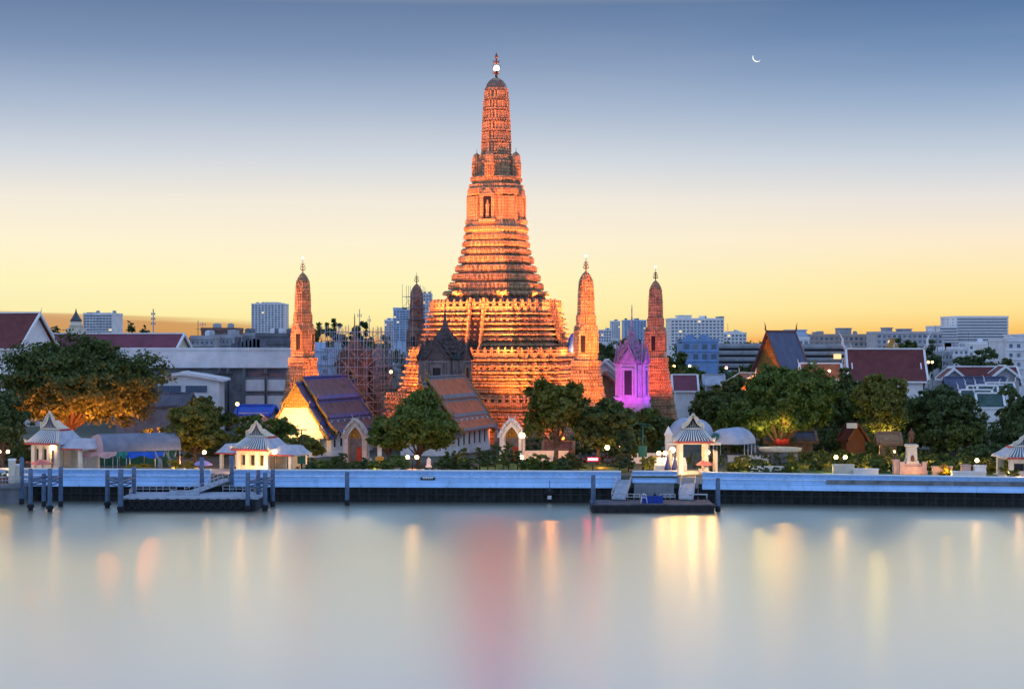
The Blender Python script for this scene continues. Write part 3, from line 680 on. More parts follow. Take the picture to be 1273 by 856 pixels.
# generic gabled roofs ------------------------------------------------
def gable(name, label, cat, loc, rz, L, Wd, zw, zr, wallm, roofm, trim, over=.8, chofa=0, gm_=None, wins=0, concave=.0, group=None):
    r = thing(name, label, cat, loc, rz, group); h = Wd / 2
    w = MB(); w.bx(-h * .88, h * .88, .6, L - .6, 0, zw + .2); w.build('wall', wallm, r)
    for yy in (.5, L - .8): g_ = MB(); g_.sec([(-h * .9, zw), (h * .9, zw), (0, zr - .25)], yy, yy + .3); g_.build('gable_wall', gm_ or wallm, r)
    rf = MB(); tr = MB(); zm = (zw + zr) / 2 - concave
    for s in (-1, 1):
        P = [(0, zr), (s * h * .5, zm), (s * h, zw - .2)]
        rf.sec(P + [(x, z - .3) for x, z in reversed(P)], -over, L + over)
        for a, b in ((-over - .15, -over + .35), (L + over - .35, L + over + .15)): tr.sec([(x, z + .22) for x, z in P] + [(x, z - .45) for x, z in reversed(P)], a, b)
        tr.bx(min(s * h, s * h * 1.02) - .1, max(s * h, s * h * 1.02) + .1, -over + .36, L + over - .36, zw - .55, zw - .15)
        if chofa:
            for yy, d in ((-over, -1), (L + over, 1)): horn(tr, (s * h, yy, zw - .1), (s * .5, d * .3, 0), .7 * chofa)
    tr.bx(-.25, .25, -over + .36, L + over - .36, zr - .05, zr + .32)
    if chofa:
        for yy, d in ((-over, -1), (L + over, 1)): horn(tr, (0, yy, zr + .1), (0, d, 0), 1.3 * chofa)
    rf.build('roof', roofm, r); tr.build('roof_trim', trim, r)
    if wins:
        m = MB(); m.bx(-.08, .08, -.5, .5, 0, 1.5); me = m.mesh('window', GLASS)
        for i in range(wins):
            for s in (-1, 1): part('window', me, r, (s * h * .88, (i + .5) * L / wins, zw * .45))
    return r
# left: big white gabled hall, long maroon hall
gable('assembly_hall', 'white hall with tall gable and dark red roof rising behind the big left tree', 'hall', (X(47, 430), 430, 0), R(66), 60, 15, Z(432, 430), Z(389, 430), WHITE, REDROOF, WHITE, .8, .55, WHITE, 8)
r_ = gable('long_hall', 'long low hall with maroon sheet roof and small white gable end', 'hall', (X(228, 455), 455, 0), R(72), 40, 9, Z(434, 455), Z(415, 470), WHITE2, MAROON, WHITE, .4, 0, CREAM, 0)
# right: orange gabled hall, big red roof, tiered roofs
gable('temple_hall', 'steep dark roofed hall with orange lit gable behind the right garden trees', 'temple hall', (X(955, 420), 420, 0), R(-42), 11, 11, 11.5, Z(412, 420), WHITE, SLATE, mat('brown_trim', (.16, .07, .05), .6), .8, .9, GOLD, 4, .5)
gable('porch_roof', 'low lit porch roof half hidden by leaves under the orange gable', 'porch', (X(938, 412), 412, 0), R(20), 7, 13, 9.5, 13.2, CREAM, ORANGER, CREAM, .5, .6, GOLD)
lamp('SPOT', (X(938, 404), 404, 8), 9000, SOD, .3, (X(948, 420), 420, 16), 90, .9)
gable('ordination_hall', 'large hall with red tiled roof, white trim and upswept horns behind the right trees', 'hall', (X(1146, 425), 425, 0), R(84), 17.5, 16, Z(472, 425), Z(434, 425), WHITE, REDROOF, WHITE, .6, 1.7, WHITE, 5, .6)
# cross wing of it
gable('hall_wing', 'red roofed wing with white ridge joining the large red roofed hall', 'hall', (X(1108, 430), 430, 0), R(86), 9, 15, Z(470, 430), Z(434, 430), WHITE, REDROOF, WHITE, .4, .7, WHITE, 2, .6)
gable('monk_house', 'red tiled house with two pale gables left of the tiered green roofs', 'house', (X(1262, 440), 440, 0), R(88), 16, 12, Z(478, 440), Z(456, 440), WHITE2, REDROOF, WHITE2, .5, 0, CONC, 4)
for px, lb in ((1186, 'small pale gable facing the river at the left end of the red tiled house'), (1250, 'larger pale gable facing the river at the right end of the red tiled house')):
    gable('gable_porch', lb, 'porch', (X(px, 432), 432, 0), 0, 6, 6.2 if px < 1200 else 8, Z(470, 432), Z(458 if px < 1200 else 455, 432), CONC, REDROOF, WHITE, .4, 0, CONC)
gable('shed', 'long slate blue roof in front of the red tiled house', 'shed', (X(1248, 425), 425, 0), R(89), 14, 10, Z(492, 425), Z(469, 425), WHITE2, SLATE, SLATE, .4)
k = 0
for (px, py, w_, Y, lb) in ((1212, 488, 5.2, 400, 'green tiled roof with white horned edges, nearest of the tiered cluster'), (1220, 483, 5.0, 408, 'small green roof with white horns behind the nearest of the tiered cluster'), (1229, 492, 4.4, 398, 'low green roof stepped down right of the tiered cluster'),
                           (1231, 482, 4.6, 408, 'middle green horned roof of the tiered cluster'), (1242, 479, 4.6, 412, 'rightmost upper green horned roof of the tiered cluster')):
    gable('tiered_roof_house', lb, 'house', (X(px, Y) + w_ * .7, Y, 0), R(86), w_ * 1.3, 6.5, Z(py + 18, Y), Z(py - 3, Y), WHITE, GREENT, WHITE, .3, .75, WHITE, 0, .3, 'tiered green roofed houses')
wl = MB(); wl.bx(-6, 6, -.3, .3, 0, Z(508, 392)); wl.bx(-6.3, 6.3, -.6, .6, Z(508, 392), Z(506, 392)); ww = wl.build('boundary_wall', WHITE, None, (X(1222, 392), 392, 0)); tag(ww, 'white precinct wall below the tiered green roofs', 'wall')
gable('kiosk_house', 'small lit roof with orange panel and white frame left of the large red roofed hall', 'house', (X(1044, 410), 410, 0), R(86), 9, 7, Z(470, 410), Z(452, 410), WHITE, ORANGER, WHITE, .4, .5, WHITE)
# small gabled houses between the great tower and the purple mondop
gable('small_house', 'pale gabled house behind the trees left of the purple mondop', 'house', (X(752, 410), 410, 0), R(-8), 10, 7, Z(465, 410), Z(448, 410), WHITE2, DGREY, WHITE2, .4)
gable('small_house', 'brown gabled house in front of the pale one left of the purple mondop', 'house', (X(752, 395), 395, 0), R(-8), 8, 6.5, Z(478, 395), Z(463, 395), WOOD, DGREY, WOOD, .3)
gable('small_house', 'maroon roofed house with white ridge right of the deep red prang', 'house', (X(866, 440), 440, 0), R(88), 6, 9, Z(484, 440), Z(466, 440), WHITE2, MAROON, WHITE, .3)
gable('small_house', 'teal grey roofed shed beside the maroon roofed house', 'house', (X(899, 450), 450, 0), R(88), 5, 8, Z(477, 450), Z(466, 450), CONC, TILEW, CONC, .3)

# ------------------------------------------------------------------ city blocks
def block(name, label, px0, px1, pyt, Y, depth, wallm, nx, nz, pyb=None, cat='building', rz=0, wmat=None, band=False, extras=(), lit=.02, ww=.6, wh=.5, side=0, group=None):
    w = X(px1, Y) - X(px0, Y); zt = Z(pyt, Y); r = thing(name, label, cat, (X((px0 + px1) / 2, Y), Y, 0), rz, group)
    b = MB(); b.bx(-w / 2, w / 2, 0, depth, 0, zt)
    b.bx(-w / 2 - .15, w / 2 + .15, -.15, .25, zt - .1, zt + .9); b.bx(-w / 2 - .15, -w / 2 + .25, .25, depth, zt - .1, zt + .9); b.bx(w / 2 - .25, w / 2 + .15, .25, depth, zt - .1, zt + .9)
    b.build('wall', wallm, r)
    if nz:
        zb = Z(pyb, Y) if pyb else 0; zb = max(zb, 1.0); fh = (zt - zb) / nz; wm_ = wmat or GLASS
        cells = []
        for j in range(nz):
            z = zt - (j + 1) * fh + fh * (1 - wh) * .5
            if band: cells.append((0, z, w * .94, fh * wh))
            else:
                for i in range(nx): cells.append((-w / 2 + (i + .5) * w / nx, z, w / nx * ww, fh * wh))
        m = MB(); c0 = cells[0]; m.bx(-c0[2] / 2, c0[2] / 2, -.12, .2, 0, c0[3]); me = m.mesh('window', wm_); ml = mc = None
        for c in cells[:100]:
            if lit and not band and random.random() < lit:
                if ml is None: ml = m.mesh('window', LITW)
                part('window', ml, r, (c[0], 0, c[1]))
            else:
                rr_ = random.random()
                if rr_ < .35:
                    if mc is None: mc = m.mesh('window', CURT)
                    part('window', mc, r, (c[0], 0, c[1]))
                else: part('window', me, r, (c[0], 0, c[1]))
        if len(cells) > 100:
            m = MB()
            for c in cells[100:]: m.bx(c[0] - c[2] / 2, c[0] + c[2] / 2, -.12, .2, c[1], c[1] + c[3])
            part('window', m.mesh('window', wm_), r, (0, 0, 0), stuff=True)
        s = MB()
        for j in range(nz + 1):
            z = zt - j * fh; s.bx(-w / 2 - .1, w / 2 + .1, -.3, .1, z - .12, z + .12)
        s.build('floor_ledge', wallm, r)
        if side:
            m = MB()
            for j in range(nz):
                z = zt - (j + 1) * fh + fh * .25
                for i in range(side): yy = (i + .5) * depth / side; m.bx(w / 2 - .1, w / 2 + .1, yy - .8, yy + .8, z, z + fh * wh); m.bx(-w / 2 - .1, -w / 2 + .1, yy - .8, yy + .8, z, z + fh * wh)
            part('window', m.mesh('window', wm_), r, (0, 0, 0), stuff=True)
    if nx > 1 and nz > 1:
        for q in range(random.randint(2, 4)):
            xq = random.uniform(-w * .45, w * .45); e = MB()
            if random.random() < .5: e.lathe([(1.0, zt), (1.0, zt + 2.0), (.3, zt + 2.3)], 10, (xq, depth * .4)); e.build('water_tank', random.choice((CONC, DCONC, WHITE2)), r)
            elif random.random() < .5: e.tube([(xq, depth * .3, zt), (xq, depth * .3, zt + random.uniform(3, 6))], .09, 4); e.tube([(xq - .6, depth * .3, zt + 2.6), (xq + .6, depth * .3, zt + 2.6)], .06, 4); e.build('aerial', DCONC, r)
            else: e.bx(xq - 1.4, xq + 1.4, depth * .3, depth * .3 + 3, zt, zt + 2.2); e.build('stair_head', wallm, r)
    for (a, bb, hp, m_) in extras:
        e = MB(); xa, xb = X(a, Y) - r.location.x, X(bb, Y) - r.location.x; e.bx(xa, xb, 1, depth * .6, zt - .5, Z(hp, Y)); e.bx(xa - .3, xb + .3, .7, depth * .6 + .3, Z(hp, Y), Z(hp, Y) + .4); e.build('rooftop_room', m_, r)
    return r
block('office_building', 'pale blue office block on the left skyline behind the maroon roof', 103.5, 139, 391, 900, 25, WHITE2, 9, 7, 415, extras=((108, 116, 389, CONC), (122, 137, 389.5, WHITE2)), ww=.8)
block('apartment_tower', 'tall pale high rise with many windows alone on the left skyline', 312.5, 353, 378.5, 1400, 30, WHITE2, 10, 16, 424, extras=((318, 350, 377, WHITE2), (329, 345, 376, WHITE2)), ww=.55, wh=.55, side=3)
block('apartment_tower', 'blue tower block seen between the scaffolding and the unlit prang', 489, 508, 386, 1200, 25, BLUEW, 5, 12, 424, extras=((494, 500, 383, BLUEW),), side=2)
block('apartment_tower', 'small blue block lower left of the tower beside the unlit prang', 478, 489, 399, 1250, 25, WHITE2, 4, 8, 424)
block('apartment_tower', 'blue tower block peeping out between the unlit prang and the great tower', 526, 536, 366, 1300, 22, WHITE2, 3, 12, 415)
block('apartment_tower', 'narrow pale tower on the skyline left of the purple mondop spire', 760.5, 771, 400, 1500, 30, WHITE2, 4, 8, 420)
block('office_building', 'low pale block at the left of the narrow pale tower', 744, 760, 411, 1450, 30, WHITE2, 5, 4, 425)
block('apartment_tower', 'wide blue tower block on the skyline behind the purple mondop spire', 776, 803.5, 399, 1300, 30, BLUEW, 7, 10, 424, extras=((783, 797, 398, BLUEW),), side=2)
block('hotel_building', 'white hotel slab with eight rows of windows on the right skyline', 834, 900, 397.5, 900, 30, WHITE, 14, 8, 430, extras=((844, 860, 392.5, WHITE), (895, 900, 394, CONC)), ww=.6, wh=.45, side=3)
block('office_building', 'low white building stepping down right of the hotel slab', 899, 928, 415, 950, 30, WHITE, 6, 3, 428, extras=((906, 922, 412.5, WHITE),))
block('school_building', 'blue building with slanted dark roof below the hotel slab', 848, 893, 424.5, 560, 18, BLUEW2, 4, 2, 449, extras=((848, 893, 423, DGREY),), ww=.55, wh=.5)
block('car_park', 'long grey deck building with open storeys right of the blue building', 892, 948, 430, 600, 25, CONC, 1, 4, 462, band=True, wmat=DARK, wh=.38, lit=.0)
block('school_building', 'long grey school block with open galleries behind the right garden trees', 998, 1056, 431, 560, 20, CONC, 1, 4, 462, band=True, wmat=DARK, wh=.42)
g0 = MB(); g0.bx(-1.2, 1.2, -.2, 0, 0, 1.6); g0 = g0.build('lit_sign', LITW, None, (X(1041, 558), 558, Z(446, 558))); tag(g0, 'glowing yellow signboard on the long grey school block', 'sign')
block('stair_tower', 'pale grey stair tower at the left end of the long grey school block', 984, 1006, 422, 565, 14, WHITE2, 3, 4, 455, extras=((980, 1003, 411, BLUEW),))
block('apartment_building', 'beige apartment slab with a lift tower behind the steep dark roof', 1000, 1080, 417.5, 800, 22, mat('beige_render', (.46, .38, .34), .8, .1, .3), 13, 3, 438, extras=((1045, 1059, 408.5, CONC), (1016, 1023, 413.5, CONC)), ww=.55, wh=.5)
block('apartment_building', 'pale apartment slab with balconies on the right skyline', 1090, 1172, 414.5, 760, 22, mat('pale_render', (.52, .50, .52), .8, .1, .3), 13, 4, 442, extras=((1103, 1110, 408, CONC), (1122, 1134, 409.5, CONC)), ww=.6, wh=.5)
block('hospital_building', 'large white banded hospital block on the right skyline', 1188, 1253.5, 395, 850, 30, WHITE, 1, 9, 428, band=True, wmat=GLASS, wh=.42, side=3)
block('hospital_building', 'lower white banded wing left of the large white hospital block', 1168, 1190, 407, 840, 28, WHITE, 1, 6, 428, band=True, wmat=GLASS, wh=.42)
block('shop_house', 'pale blue shop house cut off by the right edge of the photo', 1252, 1300, 424, 520, 20, WHITE2, 5, 4, 470, extras=((1262, 1290, 417, WHITE2),), ww=.4, wh=.4)
for i, (a, b, t_, Y, m_, lb) in enumerate(((1180, 1204, 434, 640, WHITE2, 'small white house below the banded hospital wing'), (1204, 1232, 428, 660, WHITE, 'white house with stepped roof below the large hospital block'), (1226, 1252, 432, 600, WHITE, 'white flat roofed house left of the pale blue shop house'),
                                   (1166, 1184, 440, 580, CONC, 'grey shop house beside the lit street lamps right of the red roofed hall'))):
    block('town_house', lb, a, b, t_, Y, 14, m_, 4, 3, t_ + 24, ww=.45, wh=.45)
# white flat-roofed building and its annexes at left
r = thing('market_building', 'long white flat fronted building with dark open storey left of the far left prang', 'building', (X(262, 420), 420, 0))
def lx(px, Y=420): return X(px, Y) - X(262, 420)
b = MB(); b.bx(lx(150), lx(360), 0, 22, Z(457, 420), Z(434, 420)); b.bx(lx(150) - .3, lx(360) + .3, -.3, .2, Z(434, 420) - .2, Z(433, 420) + .2); b.build('fascia', WHITE2, r)
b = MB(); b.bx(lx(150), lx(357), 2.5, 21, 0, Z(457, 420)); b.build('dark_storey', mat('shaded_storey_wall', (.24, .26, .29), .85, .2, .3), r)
b = MB(); b.bx(lx(303), lx(355), 1.2, 20, Z(486, 420), Z(472, 420)); b.bx(lx(303), lx(355), 1.4, 2.4, 0, Z(492, 420)); b.build('balcony_wall', WHITE2, r)
wn = MB(); wn.bx(-1.1, 1.1, -.1, .1, 0, 1.5); me = wn.mesh('window', GLASS)
for px in (310, 320, 330, 340, 350): part('window', me, r, (lx(px), 2.45, Z(468.5, 420)))
for px in (272, 283, 303, 330, 356): b = MB(); b.bx(lx(px) - .3, lx(px) + .3, .3, .9, 0, Z(457, 420)); b.build('pillar', DCONC, r)
gable('workshop', 'white workshop with shallow roof under the long white building', 'building', (X(226, 400), 400, 0), R(4), 14, 19, Z(471, 400), Z(463.5, 400), WHITE2, WHITE2, WHITE2, .3, 0, WHITE2)
for px, w_ in ((204, 20), (232, 14)):
    pass
r = thing('window_row', 'row of dark windows in the white workshop front', 'window', (X(206, 400), 399.3, Z(487, 400))) if False else None
for o in [q for q in bpy.data.objects if q.name.startswith('workshop')]:
    wn = MB(); wn.bx(-1.2, 1.2, -.1, .1, 0, 1.5); me = wn.mesh('window', GLASS)
    for dx in (-6.6, -4.0, -1.5, 2.0, 4.4): part('window', me, o, (dx, .45, Z(487.5, 400)))
gable('shed', 'low dark grey shed roof in front of the white workshop', 'shed', (X(238, 380), 380, 0), R(84), 16, 9, Z(502, 380), Z(489, 380), DCONC, DGREY, DGREY, .3)
sh = gable('storage_shed', 'blue sheet roofed shed behind the pavilion trees left of the violet hall', 'shed', (X(341, 352), 352, 0), R(86), 7, 8, Z(513, 352), Z(504, 352), CONC, BLUET, BLUET, .2)
for i, (a, b_, t_, Y, m_, lb) in enumerate(((237, 266, 421, 470, CONC, 'stained grey flat roofed house behind the long white building'), (250, 292, 411, 520, mat('brown_roofed_wall', (.20, .12, .11), .8, .2, .4), 'brown house with red roof edge on the left skyline'),
                                  (292, 330, 417, 540, CONC, 'grey slab roofed house below the tall pale high rise'), (318, 365, 418, 500, DCONC, 'dark grey warehouse left of the far left prang'), (266, 290, 420, 480, CONC, 'weathered concrete house with water tank behind the long white building'))):
    block('town_house', lb, a, b_, t_, Y, 16, m_, 5, 2, t_ + 18, ww=.4, wh=.35)
block('warehouse', 'pale blue sheet roofed warehouse between the far left prang and the scaffolding', 380, 428, 436, 450, 22, BLUEW, 3, 2, 470, ww=.3, wh=.3)
# junk on roof (dark collapsed sheeting)
mb = MB()
for i in range(8): mb.bx(-4 + i * .9, -3 + i * 1.0, 0, 3, 0, 1.2 + 1.6 * abs(math.sin(i * 1.7)))
jk = mb.build('rooftop_plant', DGREY, None, (X(306, 430), 432, Z(433, 425))); tag(jk, 'dark jumble of rooftop machinery on the long white building', 'machinery')
# stupa on the left skyline, golden seated image dome on the right
r = thing('stupa', 'small pointed stupa on the left skyline beside the pale office block', 'stupa', (X(94.5, 700), 700, 0))
s = MB(); s.bx(-3.2, 3.2, -3.2, 3.2, 0, Z(408, 700)); s.lathe([(2.8, Z(408, 700)), (2.6, Z(405, 700)), (2.9, Z(404.6, 700)), (2.2, Z(403, 700)), (2.2, Z(399, 700))], 10); s.build('drum', CREAM, r)
s = MB(); s.lathe([(2.5, Z(399, 700)), (1.9, Z(396, 700)), (1.1, Z(392, 700)), (.4, Z(388, 700)), (.05, Z(383, 700))], 10); s.build('spire', DGREY, r)
r = thing('gilded_dome', 'pale gilded bell shaped dome rising behind the large red roof', 'dome', (X(1109, 450), 450, 0))
s = MB(); s.bx(-3, 3, -3, 3, 0, Z(434, 450)); s.build('plinth', WHITE, r)
s = MB(); s.lathe([(1.7, Z(434, 450)), (1.6, Z(430, 450)), (1.1, Z(427, 450)), (.6, Z(424, 450)), (.55, Z(421.5, 450)), (.25, Z(420, 450)), (.05, Z(418, 450))], 12); s.build('bell', GOLD, r)
# masts
def mast(label, px, pyt, Y, rad, arms):
    r = thing('antenna_mast', label, 'mast', (X(px, Y), Y, 0)); m = MB(); zt = Z(pyt, Y); m.tube([(0, 0, 0), (0, 0, zt)], [rad * 1.4, rad], 5)
    for py, w in arms: m.tube([(-w, 0, Z(py, Y)), (w, 0, Z(py, Y))], rad * .7, 4); m.tube([(-w, 0, Z(py, Y) - .5), (-w, 0, Z(py, Y) + .5)], rad * .7, 4); m.tube([(w, 0, Z(py, Y) - .5), (w, 0, Z(py, Y) + .5)], rad * .7, 4)
    m.build('mast_pole', CONC, r)
mast('tall lattice radio mast on the left skyline', 190.5, 384, 650, .22, ((390, .6), (396, .6), (402, .7)))
mast('thin antenna on the brown house of the left skyline', 252, 400, 540, .1, ((403, .8),))
mast('thin antenna rising left of the great tower above the scaffolding', 447, 384, 520, .12, ((392, .5),))
mast('lattice mast in front of the apartment slab right of the large red roof', 1172, 420, 520, .12, ((428, .5), (436, .5)))
mast('slim antenna pole above the scaffolded mondop trees', 459, 392, 520, .10, ((398, .4),))

# ------------------------------------------------------------------ trees
def leaves(pts, nrm, size, seed):
    rs = np.random.RandomState(seed); n = len(pts)
    d = nrm + rs.normal(0, .8, (n, 3)); d /= np.linalg.norm(d, axis=1)[:, None] + 1e-9
    a = np.cross(d, rs.normal(0, 1, (n, 3))); a /= np.linalg.norm(a, axis=1)[:, None] + 1e-9; b = np.cross(d, a)
    sz = size * rs.uniform(.55, 1.3, (n, 1)); a *= sz; b *= sz * rs.uniform(.45, .8, (n, 1))
    return np.stack([pts - a, pts - b * .9 + a * .1, pts + a, pts + b * .9 + a * .1], 1).reshape(-1, 3)
def quadmesh(name, V, m):
    n = len(V) // 4; me = bpy.data.meshes.new(name); me.vertices.add(n * 4); me.vertices.foreach_set('co', V.astype(np.float32).ravel())
    me.loops.add(n * 4); me.loops.foreach_set('vertex_index', np.arange(n * 4, dtype=np.int32)); me.polygons.add(n); me.polygons.foreach_set('loop_start', np.arange(0, n * 4, 4, dtype=np.int32))
    me.materials.append(m); me.update(calc_edges=True); return me
def cloud(blobs, n, rs, shell=.75, clump=.16):
    # leaf positions in clumps over a set of ellipsoids (cx,cy,cz,rx,ry,rz)
    B = np.array(blobs, float); vol = (B[:, 3] * B[:, 4] + B[:, 4] * B[:, 5] + B[:, 3] * B[:, 5]); vol /= vol.sum(); P = []; D = []
    for b, v in zip(B, vol):
        k = max(8, int(n * v)); nc = max(5, k // 48); d = rs.normal(0, 1, (nc, 3)); d /= np.linalg.norm(d, axis=1)[:, None]
        rad = rs.uniform(shell, 1.03, (nc, 1)); rad[rs.rand(nc) < .22] *= .6
        cc = d * rad; i = rs.randint(0, nc, k); q = cc[i] + rs.normal(0, clump, (k, 3)) * np.array([1, 1, .7])
        P.append(b[:3] + q * b[3:]); D.append(d[i] + np.array([0, 0, .35]))
    return np.concatenate(P), np.concatenate(D)
def crown_blobs(rx, rz, rs, k=16, ry=None, flat=.35):
    ry = ry or rx; out = []
    for i in range(k):
        d = rs.normal(0, 1, 3); d /= np.linalg.norm(d); d[2] = max(d[2], -.75); f = rs.uniform(.45, .90) if i > 2 else .2
        r = rs.uniform(.17, .43) if i > 2 else .42; out.append((d[0] * f * rx, d[1] * f * ry, d[2] * f * rz, r * rx, r * ry, r * (rz * .6 + rx * flat)))
    return out
def tree(name, label, px, pyt, hw, Y, hc, m, seed, n=7000, leaf=.42, z0=0, lean=0, k=16, group=None, trunk=None, cat='tree', shell=.7, ry=None, parts=True):
    n = int(n * 1.5); leaf *= .80
    # px centre, pyt crown top, hw crown half width (photo px), hc = crown height / total height
    if cat == 'tree' and name != 'background_tree': hw *= 1.12; hc = min(.93, hc + .06); n = int(n * 1.45); leaf *= 1.08
    rs = np.random.RandomState(seed); zt = Z(pyt, Y); Ht = zt - z0; rx = hw * Y / F; rz = Ht * hc / 2; zc = Ht - rz
    r = thing(name, label, cat, (X(px, Y), Y, z0), 0, group)
    bl = [(b[0], b[1], b[2] + zc, *b[3:]) for b in crown_blobs(rx * 1.0, rz * .98, rs, k + k // 3, ry and ry * Y / F)]
    P, D = cloud(bl, n, rs, shell); link('crown', quadmesh('crown', leaves(P, D, leaf, seed + 1), m), r)
    t = MB(); tr = trunk or max(.12, Ht * .028); zl = max(Ht * (1 - hc) * .9, .5)
    t.tube([(0, 0, -.1), (lean * .3 * rx, 0, zl * .5), (lean * .5 * rx, 0, zl), (lean * .3 * rx, 0, zc)], [tr * 1.3, tr, tr * .8, tr * .35], 8)
    for b in bl[::2]:
        mid = Vector((b[0] * .45 + lean * .4 * rx, b[1] * .45, zl + (b[2] - zl) * .45)); t.tube([(lean * .5 * rx, 0, zl * .9), mid, (b[0], b[1], b[2])], [tr * .55, tr * .35, tr * .1], 5)
    t.build('trunk', BARK, r)
    return r
# left
tree('rain_tree', 'huge spreading tree with orange lit underside above the grey tarpaulin tent', 88, 424, 97, 325, .66, LD, 11, 26000, .46, k=40, trunk=.8, ry=60)
tree('garden_tree', 'dark green tree cut off by the left edge of the photo beside the wall lamps', 2, 482, 31, 288, .78, LB, 12, 7000, .36)
tree('garden_tree', 'rounded yellow green tree left of the middle pavilion', 243, 505, 42, 300, .72, LY, 13, 9000, .36)
tree('garden_tree', 'dark tree behind the rounded yellow green tree', 262, 487, 33, 325, .8, LD, 14, 6000, .42)
tree('garden_tree', 'green tree just behind the middle pavilion roof', 330, 515, 34, 306, .8, LM, 15, 7000, .36)
tree('garden_tree', 'small leafy tree in front of the blazing gable', 375, 538, 28, 296, .75, LY, 16, 4500, .33, k=12)
# centre
tree('garden_tree', 'large round green tree in front of the orange roofed hall', 520, 491, 42, 298, .80, LM, 17, 13000, .38, k=22)
tree('garden_tree', 'smaller green tree merging with the large round one by the twin lamps', 483, 512, 24, 300, .75, LM, 18, 5500, .36)
tree('frangipani_tree', 'tall loose tree with orange lit limbs at the foot of the great tower', 690, 467, 33, 297, .72, LY, 19, 7000, .42, lean=.1, k=18, shell=.5)
tree('garden_tree', 'wide dark tree above the red lamp', 744, 487, 37, 300, .70, LD, 20, 10000, .40, k=20)
tree('garden_tree', 'dense dark tree below the purple mondop, left of the gate pavilion', 804, 501, 32, 308, .78, LD, 21, 8000, .40)
tree('weeping_tree', 'hanging green tree beside the green lamp post', 782, 525, 16, 291, .72, LB, 22, 3500, .32)
# right
tree('rain_tree', 'massive green tree right of the dome tents with yellow lit lower branches', 970, 447, 60, 312, .80, LM, 23, 24000, .44, k=36, trunk=.7, ry=48)
tree('garden_tree', 'bright small green tree at the left foot of the massive tree', 905, 512, 20, 318, .75, LM, 24, 3500, .40)
tree('garden_tree', 'dark tree behind the dome tents', 885, 478, 34, 345, .85, LD, 25, 6500, .45)
tree('garden_tree', 'black green tree in the gap between the two large right trees', 1052, 446, 34, 335, .88, LD, 26, 9000, .45)
tree('garden_tree', 'yellow green tree with two visible lit trunks behind the twin lamps', 1094, 462, 35, 305, .66, LY, 27, 11000, .38, lean=.15, k=20)
tree('garden_tree', 'dark round tree behind the bronze statue', 1166, 474, 42, 330, .82, LB, 28, 11000, .44, k=20)
tree('garden_tree', 'dark low tree right of the round tree behind the statue', 1203, 522, 24, 318, .8, LD, 29, 5000, .40)
tree('garden_tree', 'dark tree cut off by the right edge behind the edge pavilion', 1268, 470, 30, 318, .85, LB, 30, 8000, .40)
tree('garden_tree', 'soft grey green tree behind the round clipped bush at far right', 1222, 548, 30, 300, .85, LB, 31, 5000, .34)
tree('garden_tree', 'dark tree at the far left shoulder of the dark round tree', 1128, 500, 22, 335, .9, LD, 32, 4500, .42)
# background trees, individually visible
bgt = [(66, 409, 8, 520, LD, 'dark tree touching the white gable on the left skyline'), (82, 405, 9, 540, LB, 'dark tree at the foot of the pointed stupa'), (158, 404, 10, 560, LB, 'rounded tree right of the pale blue office block'), (178, 406, 8, 560, LB, 'small rounded tree left of the lattice mast'), (400, 392, 16, 470, LD, 'dark tree touching the far left prang on its right'), (425, 394, 16, 480, LB, 'broad dark tree behind the scaffolding, middle of its row'), (450, 399, 12, 500, LB, 'dark tree directly behind the antenna above the scaffolding'), (470, 396, 14, 470, LM, 'green tree behind the scaffolding nearest the blue towers'),
       (242, 405, 14, 480, LB, 'dark tree on the skyline in front of the brown house'), (755, 412, 16, 560, LB, 'dark tree on the skyline left of the purple spire'), (778, 416, 14, 560, LD, 'dark tree directly behind the purple spire'), (800, 412, 16, 600, LB, 'dark tree hiding the foot of the wide blue tower'), (835, 425, 16, 520, LD, 'dark tree right of the deep red prang'), (742, 430, 20, 470, LD, 'low dark tree behind the small gabled houses'),
       (860, 452, 18, 470, LM, 'green tree below the blue building'), (832, 455, 12, 470, LY, 'lamp lit tree beside the deep red prang'), (1030, 432, 26, 640, LB, 'broad tree before the beige apartment slab'), (1060, 430, 18, 640, LB, 'tree below the lift tower of the beige slab'), (1120, 424, 22, 540, LD, 'dark tree left of the gilded dome roof horn'), (1146, 420, 20, 540, LB, 'dark tree behind the roof horn of the large hall'), (1222, 435, 24, 500, LB, 'wide dark tree in front of the hospital block'), (1244, 440, 14, 490, LD, 'dark tree left of the pale blue shop house'),
       (925, 445, 16, 480, LD, 'dark tree left of the steep dark roof'), (910, 470, 22, 380, LD, 'dark tree below the car park deck'), (945, 468, 12, 400, LY, 'orange lit tree under the lit gable'), (218, 415, 10, 520, LB, 'small dark tree left of the brown house on the skyline')]
for i, (px, pt, hw, Y, m, lb) in enumerate(bgt): tree('background_tree', lb, px, pt, hw * 1.5, Y, .72, m, 60 + i, 5200, .62, k=14, group='trees behind the temple')
# shrubbery filling the gardens
rs = np.random.RandomState(8); bl = []
for p0, p1, ya, yb, h0, h1, n in ((895, 1265, 322, 345, 3, 7.5, 90), (180, 345, 312, 335, 2, 5.5, 40), (640, 830, 316, 330, 1.5, 4, 40), (-20, 110, 296, 312, 2, 5, 24), (1000, 1260, 290, 310, .8, 2.4, 60), (380, 470, 289, 296, .6, 1.6, 20)):
    for i in range(n):
        px = rs.uniform(p0, p1); Y = rs.uniform(ya, yb); h = rs.uniform(h0, h1); w = rs.uniform(.8, 1.6) * (1 + h * .16); bl.append((X(px, Y), Y, h * .5, w, w, h * .5))
P, D = cloud(bl, 62000, rs, .75); tag(link('garden_undergrowth', quadmesh('garden_undergrowth', leaves(P, D, .34, 10), LD)), 'dark leafy undergrowth between the garden trees', 'undergrowth', kind='stuff')
